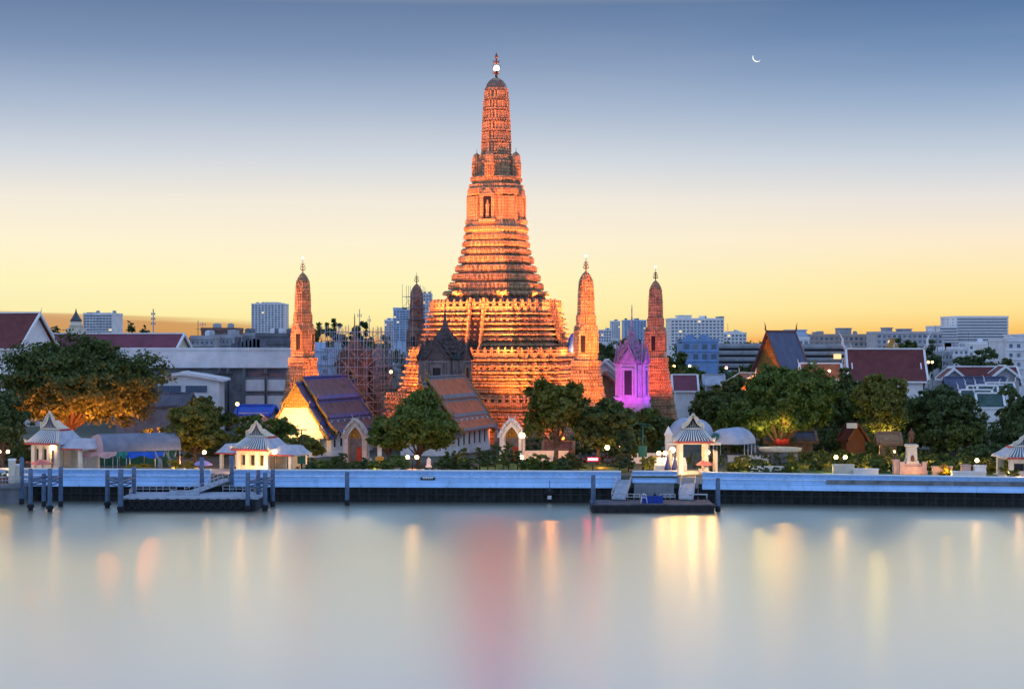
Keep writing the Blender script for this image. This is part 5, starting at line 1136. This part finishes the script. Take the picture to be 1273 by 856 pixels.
for (a, b, mt, lb) in ((104, 146, PINKT, 'pink awning hanging under the pink end of the grey tent'), (146, 160, GREENTP, 'green awning between the pink and the blue ones'), (158, 205, BLUET, 'blue awning hanging under the grey tent')):
    Y = 286; w = X(b, Y) - X(a, Y); m = MB(); q = 10; m.add([(w * j / q, -.3 + .25 * math.sin(j * 1.9) - k * .9, 3.1 - k * (.8 + .25 * math.sin(j * 1.1))) for k in (0, 1) for j in range(q + 1)], [(j, j + 1, q + 2 + j, q + 1 + j) for j in range(q)], sm=True)
    r = thing('awning', lb, 'awning', (X(a, Y), Y, 0)); m.build('cloth', mt, r); [MB().tube([(w * q_, -.9, 0), (w * q_, -.9, 2.3)], .06, 5).build('pole', GALV, r) for q_ in (.1, .9)]
bk = MB(); bk.bx(-7, 7, 0, .2, 0, 2.9); o = bk.build('tent_backdrop_wall', GREENM, None, (X(163, 296), 299, 0)); tag(o, 'dark green boarded wall at the back of the grey tent', 'wall')
vault_tent('rounded pale blue tent behind the gate pavilion', 866, 298, 6.6, 4.5, 4.6, 7.9, TENTW, R(20), TENTW, 'dome_tent')
t2 = vault_tent('pale blue dome tent with green emblem right of the gate pavilion', 903, 294, 6.4, 5, 3.9, 6.5, TENTW, R(-30), TENTW, 'dome_tent')
m = MB(); m.lathe([(.01, 0), (.7, 0), (.7, .06), (.01, .06)], 16); o = m.build('emblem', GREENM, t2, (-1.5, -1.25, 5.1)); o.rotation_euler = (R(70), 0, R(-25)); o.scale = (1.4, 1, 1)

# ------------------------------------------------------------------ statue
r = thing('king_statue', 'bronze standing statue on a tall white pedestal in the right garden', 'statue', (X(1133, 280), 280, 0))
m = MB(); m.bx(-2.2, 2.2, -1.6, 1.6, 0, .6); m.bx(-1.75, 1.75, -1.3, 1.3, .6, 1.3); m.bx(-1.3, 1.3, -1.0, 1.0, 1.3, 1.7); m.bx(-2.1, -1.4, -1.5, -.9, .6, 2.0); m.bx(1.4, 2.1, -1.5, -.9, .6, 2.0); m.build('stepped_base', PINKST, r)
m = MB(); m.loft([[(-a, -a, z), (a, -a, z), (a, a, z), (-a, a, z)] for a, z in ((1.0, 1.7), (.95, 2.1), (.78, 2.15), (.72, 4.2), (.9, 4.3), (.95, 4.6), (.8, 4.7))]); m.build('pedestal', CREAM, r)
m = MB(); m.lathe([(.25, 0), (.3, .3), (.28, .7), (.12, .95), (.02, 1.0)], 10, (0, -.85)); m.build('relief', BRONZE, r, (0, 0, 2.0))
V = [(0, 0, 1.25), (0, 0, 1.6), (0, 0, 2.0), (0, 0, 2.2), (0, -.02, 2.38), (0, -.02, 2.55), (.3, 0, 1.98), (.38, .02, 1.55), (.32, -.22, 1.25), (-.3, 0, 1.98), (-.4, 0, 1.55), (-.42, -.1, 1.2), (.16, 0, 1.15), (.17, -.02, .62), (.17, 0, .1), (.18, -.2, .05), (-.16, 0, 1.15), (-.18, 0, .62), (-.2, .02, .1), (-.2, -.18, .05)]
E2 = [(0, 1), (1, 2), (2, 3), (3, 4), (4, 5), (2, 6), (6, 7), (7, 8), (2, 9), (9, 10), (10, 11), (0, 12), (12, 13), (13, 14), (14, 15), (0, 16), (16, 17), (17, 18), (18, 19)]
skin_body('figure', V, E2, [.26, .25, .26, .09, .17, .11, .13, .10, .07, .13, .10, .07, .2, .15, .1, .07, .2, .15, .1, .07], BRONZE, r, (0, 0, 4.65))
m = MB(); m.tube([(-.42, -.12, 1.2), (-.48, -.15, .05)], .04, 5); m.build('sword', BRONZE, r, (0, 0, 4.65))

# ------------------------------------------------------------------ lamps, umbrellas, signs
def lamp_post(label, px, py, Y, arms=(-.7, .7), mtl=WARM, rad=.26, light=0, col=(1, .55, .2), group='garden lamp posts'):
    z = Z(py, Y); r = thing('lamp_post', label, 'lamp post', (X(px, Y), Y, 0), 0, group)
    m = MB(); m.lathe([(.16, 0), (.16, .4), (.07, .5), (.06, z - .5), (.08, z - .35)], 8)
    if len(arms) > 1: m.tube([(arms[0], 0, z - .4), (arms[-1], 0, z - .4)], .05, 5)
    for a in arms: m.lathe([(.05, z - .42), (.12, z - .3), (.14, z - .22)], 8, (a, 0))
    m.build('post', BLACKM, r)
    for a in arms: m = MB(); m.sph((a, 0, z), rad, 12); m.build('lamp_globe', mtl, r)
    if light: lamp('POINT', (X(px, Y), Y + .5, z + .2), light * .7, col, .3, name='lamp_light')
    return r
LP = [(65, 556, 284, (0,), 'blazing lamp in front of the far left pavilion', .42, 2200), (6, 561, 283, (-.9, .5), 'pair of lamps at the left edge under the dark tree', .28, 150), (254, 562, 289, (0,), 'single lamp behind the lilac umbrella', .32, 300), (341, 563, 283, (0,), 'small lamp at the right corner of the middle pavilion', .20, 350),
      (512.5, 568, 287, (-.75, .75), 'twin globe lamp before the large round green tree', .32, 260), (648.5, 568, 287, (0,), 'single lamp on the lawn below the pale arch gateway', .32, 220), (649, 541, 300, (0,), 'bright lamp at the right shoulder of the pale arch gateway', .5, 300), (823, 563, 285, (-.5, .5), 'pair of lamps left of the gate pavilion', .34, 500), (836, 559, 286, (0,), 'bright lamp touching the left side of the gate pavilion', .45, 500),
      (884, 562, 285, (-.5, .6), 'pair of lamps right of the gate pavilion by the salmon umbrella', .32, 400), (1045, 568, 285, (-.75, .75), 'twin globe lamp left of the statue, low in the right garden', .32, 220), (1099, 542, 300, (-.65, .65), 'twin globe lamp raised beside the lit twin trunks', .32, 260), (1214.5, 572, 278, (0,), 'single lamp at the clipped round bush in the right garden', .32, 260), (1112, 561, 290, (0,), 'small lamp between the twin lamps and the statue', .18, 0)]
for px, py, Y, arms, lb, rad, li in LP: lamp_post(lb, px, py, Y, arms, WARM, rad, li)
for px, py, Y, lb, mt in ((838, 455, 470, 'amber street lamp among trees right of the deep red prang', WARM2), (857.5, 455, 470, 'white street lamp below the blue building', WHITEL), (903, 457, 470, 'reddish street lamp below the car park deck', emit('lamp_glass_rose', (1, .25, .2), 40)), (1154, 450, 470, 'left one of two street lamps right of the red roofed hall', WARM2), (1159, 450, 470, 'right one of two street lamps right of the red roofed hall', WARM2), (486, 462, 378, 'site lamp at the foot of the scaffolding', WARM2), (295, 502, 330, 'cluster lamp behind the middle pavilion', WARM2), (1031, 461, 405, 'floodlamp under the small lit roof with orange panel', WARM2)):
    lamp_post(lb, px, py, Y, (0,), mt, .32, 0, group='street lamps behind the temple')
for i, (px, py, Y, lb) in enumerate(((755, 556, 296, 'leftmost'), (771, 553, 297, 'second from left'), (777, 556, 297, 'third from left'), (783, 554, 297, 'rightmost'))):
    lamp_post('%s of the four low lamps under the wide dark tree' % lb, px, py, Y, (0,), WARM, .40, 120 if i % 2 else 0, group='low lamps under the dark tree')
r = thing('light_bar', 'red glowing light bar on a short post above the middle river wall', 'lamp', (X(737, 283), 283, 0)); m = MB(); m.tube([(0, 0, 0), (0, 0, Z(573, 283))], .1, 6); m.bx(-.9, .9, -.1, .25, Z(573.5, 283), Z(572, 283)); m.build('post', BLACKM, r); m = MB(); m.bx(-.8, .8, -.14, .14, Z(572, 283) + .01, Z(569, 283)); m.build('tube_lamp', REDL, r)
lamp('POINT', (X(737, 281.5), 281.5, 2.4), 160, (1, .04, .05), .3)
# tree-foot floodlights (orange glow on trunks and under-crowns)
for px, Y, z, p, c in ((28, 316.5, 5.0, 1994, (1, .2, .03)), (52, 316.5, 4.4, 2660, (1, .22, .04)), (76, 316.5, 5.8, 1994, (1, .22, .04)), (100, 316.5, 4.0, 2926, (1, .24, .04)), (122, 316.5, 4.2, 2926, (1, .24, .04)), (146, 316.5, 4.6, 2926, (1, .22, .04)), (168, 316.5, 4.2, 2660, (1, .22, .04)), (190, 316.5, 4.4, 2394, (1, .22, .04)), (110, 320, 7.5, 900, (1, .24, .04)), (160, 321, 7.5, 900, (1, .24, .04)), (686, 299, 5.0, 700, (1, .36, .08)), (697, 299.5, 6.5, 600, (1, .36, .08)), (700, 299, 1.5, 700, (1, .36, .08)), (960, 308.5, 4.6, 420, (1, .66, .2)), (975, 308, 6.6, 500, (1, .5, .12)), (945, 309, 5.4, 350, (1, .7, .22)), (992, 308.5, 5.8, 420, (1, .6, .16)), (1092, 303.5, 3.5, 1500, (1, .75, .22)), (1106, 303.5, 4.5, 1100, (1, .75, .22)), (236, 292, .4, 1300, (1, .45, .1)), (748, 293, .4, 500, SOD), (512, 290, .4, 300, SOD), (945, 402, 6, 4000, SOD)):
    lamp('POINT', (X(px, Y), Y, z), p, c, .4, name='uplight')
lamp('POINT', (X(1140, 276), 276.3, .8), 260, (1, .5, .2), .3); lamp('POINT', (X(1110, 277), 276.6, .7), 120, (1, .6, .25), .3); lamp('POINT', (X(1176, 276), 275.5, .9), 220, (1, .55, .1), .3)
lamp('POINT', (X(850, 277), 278.6, .6), 150, (1, .5, .2), .3); lamp('POINT', (X(862, 280), 281.5, 3.0), 260, (1, .55, .22), .3); lamp('POINT', (X(838, 277), 277.2, 2.2), 300, (1, .52, .16), .3); lamp('POINT', (X(885, 277), 277.0, 2.4), 300, (1, .52, .16), .3); lamp('POINT', (X(862, 276), 276.4, 2.6), 420, (1, .6, .25), .3); lamp('POINT', (X(300, 282), 281.5, 1.0), 800, (1, .46, .11), .3); lamp('POINT', (X(326, 282), 281.5, 1.0), 800, (1, .55, .2), .3); lamp('POINT', (X(443, 301), 300, 1.5), 160, (1, .45, .2), .3)
for px, Y in ((395, 287), (425, 296), (470, 290), (545, 287), (575, 286), (600, 291), (665, 291), (720, 290), (760, 288), (800, 292), (920, 288), (960, 286), (1015, 289), (1070, 287), (1160, 286), (1195, 284), (1235, 282), (225, 287), (190, 288)):
    lamp('POINT', (X(px, Y), Y, 1.6), 170, (1, .55, .18), .25, name='garden_glow')
for px, Y, z, p in ((1029, 281.5, .6, 130), (1076, 279.8, .9, 110), (1103, 288, .8, 200), (1253, 272.4, .7, 110), (985, 283, .7, 90), (915, 282, .8, 160), (928, 285, .8, 120), (806, 284, .7, 120), (216, 280.6, .7, 90), (1190, 290, .8, 160), (1060, 281, .6, 90), (466, 281.5, .6, 70), (620, 284.5, .6, 70)):
    lamp('POINT', (X(px, Y), Y, z), p, (1, .66, .2), .2, name='garden_spot')
lamp('POINT', (X(1265, 270), 269, .8), 120, (1, .6, .35), .3)

def umbrella(label, px, py, Y, w, m1):
    z = Z(py, Y); r = thing('garden_umbrella', label, 'umbrella', (X(px, Y), Y, 0)); m = MB(); m.lathe([(w, z - .75), (w * .98, z - .6), (w * .5, z - .15), (.05, z + .05)], 8, sm=False); m.build('canopy', m1, r); m = MB(); m.tube([(0, 0, 0), (0, 0, z - .1)], .05, 6); m.lathe([(.4, 0), (.4, .12)], 10); m.build('pole', GALV, r)
umbrella('salmon pink umbrella right of the gate pavilion on the wall top', 876, 572, 280, 1.35, PINKU)
umbrella('lilac umbrella beside the tall pile at the left gangway', 252, 572, 283, 1.6, PURPU)
umbrella('salmon pink umbrella in front of the far left pavilion', 52, 571, 282, 1.8, PINKU)
for px, lb in ((830, 'folded navy umbrella left of the gate pavilion, left one'), (839, 'folded purple navy umbrella at the left pier of the gate pavilion')):
    r = thing('folded_umbrella', lb, 'umbrella', (X(px, 279), 279, 0)); m = MB(); m.lathe([(.55, .7), (.5, 1.0), (.2, 2.3), (.03, 2.9)], 8); m.build('canopy', BLUEU, r); m = MB(); m.tube([(0, 0, 0), (0, 0, .9)], .06, 5); m.build('pole', GALV, r)
# sloping white ramp behind the gate and white garden walls
for (p0, p1, Y, z, lb) in ((640, 706, 306, 2.0, 'low white garden wall behind the lawn in the centre'), (905, 990, 300, 1.6, 'low white garden wall behind hedges right of the gate'), (780, 826, 303, 1.8, 'low white wall behind the green lamp post'), (1215, 1275, 290, 1.0, 'low white garden wall at the far right'), (932, 985, 284, .9, 'pale bench wall just behind the right river wall')):
    m = MB(); w = X(p1, Y) - X(p0, Y); m.bx(0, w, 0, .3, 0, z - .2); m.bx(-.1, w + .1, -.1, .4, z - .2, z); tag(m.build('garden_wall', WHITE, None, (X(p0, Y), Y, 0)), lb, 'wall')
m = MB(); m.secx([(0, 0), (3, 0), (3, 2.1), (0, 1.0)], -2.6, 2.6); tag(m.build('ramp', WHITE, None, (X(834, 284), 284, 0)), 'sloping white ramp between the navy umbrellas', 'ramp')
# green lamp post with hood and a pole with sign
r = thing('tall_lamp_post', 'tall dark green unlit lamp post with round sign in the centre garden', 'lamp post', (X(799, 287), 287, 0)); m = MB(); m.tube([(0, 0, 0), (0, 0, Z(527, 287))], [.16, .09], 8); m.tube([(-1.9, 0, Z(527, 287) - .3), (-1, 0, Z(527, 287) + .1), (0, 0, Z(527, 287) + .1), (1.2, 0, Z(527, 287) - .1), (1.9, 0, Z(527, 287) - .8)], .07, 5); m.build('post', GREENM, r); m = MB(); m.bx(-.7, .7, -.12, .12, 2.2, 4.0); m.build('cabinet', GREENM, r)
r = thing('utility_pole', 'dark pole with crossarm and green cabinet right of the middle pavilion', 'pole', (X(375, 286), 286, 0)); m = MB(); m.tube([(0, 0, 0), (0, 0, Z(533, 286))], [.14, .1], 7); m.bx(-.9, .9, -.06, .06, Z(534.5, 286), Z(533, 286)); m.build('pole', BLACKM, r); m = MB(); m.bx(-.65, .65, -.3, -.16, 1.2, 2.4); m.build('cabinet', GREENM, r)
for px, Y, lb in ((284, 418, 'left wooden pole of the H frame before the long white building'), (273, 418, 'right wooden pole pair before the long white building'), (330, 415, 'utility pole with short crossarm before the balcony of the long white building')):
    r = thing('utility_pole', lb, 'pole', (X(px, Y), Y, 0)); m = MB(); m.tube([(0, 0, 0), (0, 0, Z(462, Y))], [.18, .12], 6); m.bx(-1.1, 1.1, -.08, .08, Z(466, Y), Z(464.5, Y)); m.build('pole', BLACKM, r)

# ------------------------------------------------------------------ garden planting
def bush(label, px, pyt, hw, Y, m, seed, n=900, leaf=.2, cat='bush', name='garden_bush', group='clipped bushes behind the river wall'):
    hw *= 1.15; n = int(n * 1.5); rs = np.random.RandomState(seed); zt = Z(pyt, Y) + .15; rx = hw * Y / F; r = thing(name, label, cat, (X(px, Y), Y, 0), 0, group); rz = min(zt / 2, rx * 1.1); zc = zt - rz
    P, D = cloud([(0, 0, zc, rx, rx, rz)], n, rs, .8, .12); link('foliage', quadmesh('foliage', leaves(P, D, leaf, seed), m), r)
    t = MB(); t.tube([(0, 0, -.05), (0, 0, zc)], [.12, .07], 6)
    for k in range(4): t.tube([(0, 0, zc * .4), (rx * .5 * math.cos(k * 1.6), rx * .5 * math.sin(k * 1.6), zc)], [.06, .03], 4)
    t.build('stem', BARK, r); return r
def topiary(label, px, pyt, hw, Y, m, seed, k=7, group='cloud pruned topiary trees'):
    rs = np.random.RandomState(seed); zt = Z(pyt, Y); rx = hw * Y / F; r = thing('topiary_tree', label, 'topiary', (X(px, Y), Y, 0), 0, group); t = MB(); bl = []
    t.tube([(0, 0, -.05), (.1, 0, zt * .4), (-.08, 0, zt * .8)], [.13, .1, .05], 6)
    for i in range(k):
        a = i * 2.4 + rs.rand(); f = i / (k - 1); q = rx * (.75 - .6 * f) * rs.uniform(.7, 1.1); z = zt * (.35 + .57 * f); c = (q * math.cos(a), q * .8 * math.sin(a), z); s = rs.uniform(.42, .68) * (1.15 - .35 * f); bl.append((*c, s, s, s * .75)); t.tube([(0, 0, z - .5), c], [.05, .035], 4)
    P, D = cloud(bl, 230 * k, rs, .75, .2); link('foliage', quadmesh('foliage', leaves(P, D, .16, seed), m), r); t.build('trunk', BARK, r); return r
BU = [(488, 567, 16, 284, LM, 'broad green bush at the wall left of the twin globe lamp'), (464, 574, 9, 283, LM, 'small green bush right of the grey arch gateway'), (402, 573, 10, 283, LM, 'small round bush before the violet hall wall'), (389, 576, 7, 283, LB, 'low dark bush right of the utility pole'), (418, 570, 7, 285, LD, 'dark upright bush left of the grey arch gateway'),
      (672, 565, 14, 288, LM, 'wide clipped bush on the lawn right of the single lamp'), (658, 572, 8, 285, LM, 'smaller clipped bush in front of the wide one on the lawn'), (700, 571, 9, 285, LB, 'clipped bush right of the orange lit trunk'), (708, 564, 9, 288, LD, 'dark clipped bush further right of the orange lit trunk'), (571, 574, 12, 285, LD, 'dark low bush under the white windowed wall'),
      (925, 566, 10, 288, LY, 'yellow green bush right of the dome tents'), (943, 572, 12, 287, LD, 'dark bush left of the pale bench wall'), (912, 573, 9, 284, LY, 'lamp lit bush beside the salmon umbrella on the wall'), (808, 568, 9, 286, LY, 'yellow bush beside the green lamp post'), (1018, 567, 11, 288, LD, 'dark bush below the massive right tree'), (1060, 573, 9, 283, LY, 'small bush right of the low twin globe lamp'),
      (1228, 571, 11, 281, LY, 'clipped round bush right of the single lamp in the right garden'), (1178, 575, 11, 280, LM, 'grey green bush right of the bronze statue'), (1092, 572, 11, 284, LM, 'bush left of the bronze statue'), (1260, 584, 6, 272, LY, 'small bush at the foot of the edge pavilion'), (1200, 568, 12, 288, LD, 'dark bush behind the pale planter in the right garden'), (1150, 568, 10, 288, LD, 'dark bush just behind the statue pedestal'), (982, 577, 8, 283, LM, 'low bush left of the pair of lit agaves')]
for i, (px, pt, hw, Y, m, lb) in enumerate(BU): bush(lb, px, pt, hw, Y, m, 200 + i, int(500 + hw * 60))
TP = [(566, 560, 9, 286, LD, 'dark topiary second left of the white windowed wall'), (577, 555, 10, 289, LD, 'tall topiary covering the left windows of the white wall'), (606, 560, 9, 284, LD, 'round padded topiary right of the middle of the white wall'), (625, 557, 10, 284, LM, 'greener topiary left of the pale arch gateway'), (643, 558, 9, 285, LD, 'dark topiary right of the pale arch gateway'), (548, 568, 8, 283, LD, 'low topiary right of the twin globe lamp'), (690, 574, 7, 283, LM, 'green topiary just right of the orange lit trunk foot'), (718, 570, 8, 284, LD, 'dark topiary left of the red light bar'), (556, 562, 9, 284, LD, 'topiary left of the white windowed wall'), (596, 556, 10, 286, LD, 'topiary at the middle of the white windowed wall'), (616, 552, 13, 286, LD, 'wide topiary at the corner of the white windowed wall'), (632, 548, 14, 287, LD, 'tall topiary in front of the pale arch gateway'), (583, 571, 8, 283, LD, 'low topiary at the foot of the white windowed wall'),
      (770, 566, 10, 283, LB, 'left topiary at the gap in the river wall'), (781, 566, 9, 284, LB, 'right topiary at the gap in the river wall'), (705, 578, 6, 281, LD, 'small topiary on the wall top at the right of the lawn'), (452, 570, 5, 284, LB, 'slim topiary right of the grey arch gateway'), (985, 563, 5, 285, LY, 'slim pale topiary left of the lit agaves'), (1029, 566, 7, 283, LY, 'gold lit topiary right of the lit agaves'), (1076, 572, 8, 281, LY, 'gold lit bonsai topiary at the white planter'), (1103, 555, 8, 290, LY, 'tall gold lit topiary under the raised twin lamps'), (1253, 572, 7, 274, LY, 'tiered topiary left of the edge pavilion'), (425, 563, 8, 288, LD, 'dark topiary left of the grey arch gateway')]
for i, (px, pt, hw, Y, m, lb) in enumerate(TP): topiary(lb, px, pt, hw, Y, m, 300 + i)
# yellow flower bushes, agaves, forked pale trunks
for i, (px, pt, hw, Y, lb) in enumerate(((216, 573, 9, 282, 'bright yellow flowering bush in front of the pale forked trunks'), (236, 574, 5, 282, 'small yellow flowering bush left of the lilac umbrella'), (172, 577, 16, 283, 'low yellow topped hedge under the blue awning'), (1173, 576, 7, 277, 'glowing yellow bush beside the statue base'))): bush(lb, px, pt, hw, Y, YEL, 400 + i, 1000, .16, 'flowering bush', 'flowering_bush', 'yellow flowering bushes')
for px, lb in ((199, 'left pale grey forked trunk behind the yellow bush'), (213, 'right pale grey forked trunk behind the yellow bush')):
    r = thing('bare_tree', lb, 'tree', (X(px, 284), 284, 0), 0, 'pale forked trunks'); m = MB(); m.tube([(0, 0, 0), (0, 0, 1.3), (0, 0, 2.0)], [.5, .36, .3], 7)
    m.build('trunk', mat('pale_trunk', (.30, .29, .30), .85, .2, 2), r)
    m = MB()
    for s in (-1, 1): m.tube([(0, 0, 1.7), (s * .55, 0, 2.5), (s * .8, 0, 3.4)], [.24, .2, .05], 6)
    m.build('limb', MATS['pale_trunk'], r)
for px, lb in ((996, 'left pale lit agave behind the right river wall'), (1003, 'right pale lit agave behind the right river wall')):
    r = thing('agave_plant', lb, 'plant', (X(px, 279), 279, 0), 0, 'lit agaves'); m = MB()
    for k in range(9): a = k * 2.4; m.tube([(0, 0, .7), (.35 * math.cos(a), .35 * math.sin(a), 1.3), (.75 * math.cos(a), .75 * math.sin(a), 1.7 + .1 * (k % 3))], [.1, .09, .01], 4)
    m.build('leaves', LY, r); m = MB(); m.tube([(0, 0, 0), (0, 0, .8)], [.14, .1], 6); m.build('stem', BARK, r)
lamp('POINT', (X(1000, 277.8), 277.8, .8), 60, (1, .75, .3), .2)
# hedges
def hedge(label, p0, p1, Y, h, m, seed):
    rs = np.random.RandomState(seed); w = X(p1, Y) - X(p0, Y); n = max(3, int(w / .7)); P, D = cloud([((i + .5) * w / n, 0, h / 2, w / n * .8, .5, h / 2) for i in range(n)], int(w * 260), rs, .8, .15)
    tag(link('hedge', quadmesh('hedge', leaves(P, D, .16, seed), m), None, (X(p0, Y), Y, 0)), label, 'hedge')
hedge('long dark clipped hedge behind the right river wall', 900, 985, 281.5, 1.1, LD, 501)
hedge('brown red low hedge strip at the back of the centre lawn', 690, 775, 303, 1.3, leafmat('leaf_red_brown', (.09, .03, .02), (.13, .05, .03)), 502)
hedge('clipped hedge along the wall left of the twin globe lamp', 515, 580, 281.5, .9, LD, 503)
hedge('dark hedge seen through the gate pavilion', 846, 900, 292, 2.4, LD, 504)
hedge('dark hedge along the right garden behind the statue', 1040, 1250, 284, 1.4, LD, 505)
hedge('dark clipped hedge below the round white planter of the massive tree', 936, 1012, 295, 2.35, LD, 507)
hedge('dark low hedge along the wall top left of the grey arch gateway', 368, 440, 281.8, 1.0, LB, 506)
# planters, round planter wall under the massive tree, small garden things
for (p0, p1, Y, z, m_, lb) in ((1036, 1062, 279.5, 1.5, CREAM, 'cream planter box under the low twin globe lamp'), (1062, 1092, 278.6, .9, WHITE, 'long low white planter left of the statue'), (1160, 1184, 277, 1.4, PINKST, 'pink planter box right of the statue'), (1196, 1207, 276, 1.7, PINKST, 'pink planter post left of the single lamp'), (1212, 1226, 276, 1.6, WHITE, 'pale planter box under the single lamp'), (1111, 1118, 279, 2.3, PINKST, 'slim pink stone post left of the statue base'), (1184, 1226, 275.2, .75, WHITE, 'low white kerb wall right of the statue')):
    m = MB(); w = X(p1, Y) - X(p0, Y); m.bx(0, w, 0, 1.0, 0, z - .2); m.bx(-.08, w + .08, -.08, 1.08, z - .2, z); tag(m.build('planter', m_, None, (X(p0, Y), Y, 0)), lb, 'planter')
r = thing('round_planter', 'round white planter wall around the massive green tree', 'planter', (X(972, 300), 302, 0)); m = MB(); m.lathe([(3.05, 0), (3.05, 2.25), (.1, 2.25)], 28, sm=False); m.build('base', DCONC, r); m = MB(); m.lathe([(3.3, 2.15), (3.6, 2.3), (3.7, 2.75), (3.3, 2.75), (3.3, 2.4)], 28, sm=False); m.build('kerb', CREAM, r)
m = MB(); m.lathe([(.9, 0), (1.25, .05), (1.3, 1.0), (1.2, 1.15), (.9, 1.2)], 14); tag(m.build('red_cloth', mat('red_cloth', (.25, .02, .02), .8), None, (X(972, 312), 312, 2.65)), 'red cloth wrapped round the trunk of the massive tree', 'cloth')
gable('garden_kiosk', 'small brown kiosk roof left of the bronze statue', 'kiosk', (X(1117, 296), 296, 0), R(86), 3.4, 4.5, Z(548, 296), Z(538, 296), WOOD, mat('thatch', (.30, .18, .09), .9, .2, 2), WOOD, .3)
gable('red_shrine', 'dark red wooden shrine under the black green tree in the right garden', 'shrine', (X(1066, 308), 308, 0), R(20), 3, 4.2, Z(545, 308), Z(526, 308), mat('dark_red_wood', (.045, .012, .012), .8), mat('dark_red_roof', (.06, .016, .016), .8), MATS['dark_red_wood'], .3)
m = MB(); m.bx(-.9, .9, -.1, 0, 0, .9); o = m.build('notice_board', CREAM, None, (X(1059, 303), 303, Z(527, 303) - .7)); tag(o, 'pale notice board hanging on the dark red shrine', 'sign')
gable('red_shelter', 'low dark brown shelter roof behind the massive tree', 'shelter', (X(1012, 320), 320, 0), R(88), 9, 6, Z(546, 320), Z(536, 320), WOOD, DGREY, WOOD, .3)
r = thing('flower_trough', 'orange red flower trough at the foot of the grey arch gateway', 'planter', (X(472, 297), 297, 0)); m = MB(); m.bx(-.7, .7, -.3, .3, 0, 1.6); m.build('trough', mat('ochre_box', (.55, .30, .05), .7), r)
r = thing('stone_lantern', 'white pinnacle shrine on a post left of the large round tree', 'shrine', (X(472, 299), 299, 2)); m = MB(); m.bx(-.35, .35, -.35, .35, -2, 1.1); m.lathe([(.5, 1.1), (.3, 1.5), (.03, 2.2)], 6); m.build('body', WHITE, r)
for i, (px, pt, Y, lb) in enumerate(((499, 571, 286, 'white pinnacled post left of the twin globe lamp'), (533, 568, 294, 'white pinnacled post right of the twin globe lamp'))):
    r = thing('boundary_shrine', lb, 'shrine', (X(px, Y), Y, 0)); zt = Z(pt, Y); m = MB(); m.bx(-.34, .34, -.34, .34, 0, zt * .7); m.bx(-.5, .5, -.5, .5, 0, .3); m.build('body', WHITE, r); m = MB(); m.loft([[(-.42, -.42, zt * .7), (.42, -.42, zt * .7), (.42, .42, zt * .7), (-.42, .42, zt * .7)], [(-.02, -.02, zt), (.02, -.02, zt), (.02, .02, zt), (-.02, .02, zt)]]); m.build('roof', WHITE, r)
gable('red_kiosk', 'red roofed low kiosk under the wide dark tree', 'kiosk', (X(712, 312), 312, 0), R(86), 5, 4, Z(558, 312), Z(549, 312), WOOD, MATS['rust_tile_dark'] if 'rust_tile_dark' in MATS else mat('rust_tile_dark', (.18, .07, .05), .8), WOOD, .3)
gable('low_house', 'low brown roof behind the garden wall right of the pale arch gateway', 'house', (X(672, 330), 330, 0), R(86), 8, 6, Z(548, 330), Z(536, 330), WOOD, mat('rust_tile', (.24, .09, .06), .8, .2, .6, kind='tile'), WOOD, .3)
# crescent moon: a thin lune of real depth, far beyond the city
Y = 6000; r0 = 5.4 * Y / F; m = MB(); n = 14; rings = []
for i in range(n + 1):
    a = R(150 + 178 * i / n); th = .24 * math.sin(math.pi * i / n) + .01; rings.append([(r0 * math.cos(a) * q, dy, r0 * math.sin(a) * q) for q, dy in ((1, 0), (1 - th / 2, -8), (1 - th, 0), (1 - th / 2, 8))])
m.loft(rings); tag(m.build('moon', emit('moonlight', (1, .97, .88), 1.1), None, (X(941, Y), Y, Z(72, Y))), 'thin crescent moon high in the blue sky', 'moon')
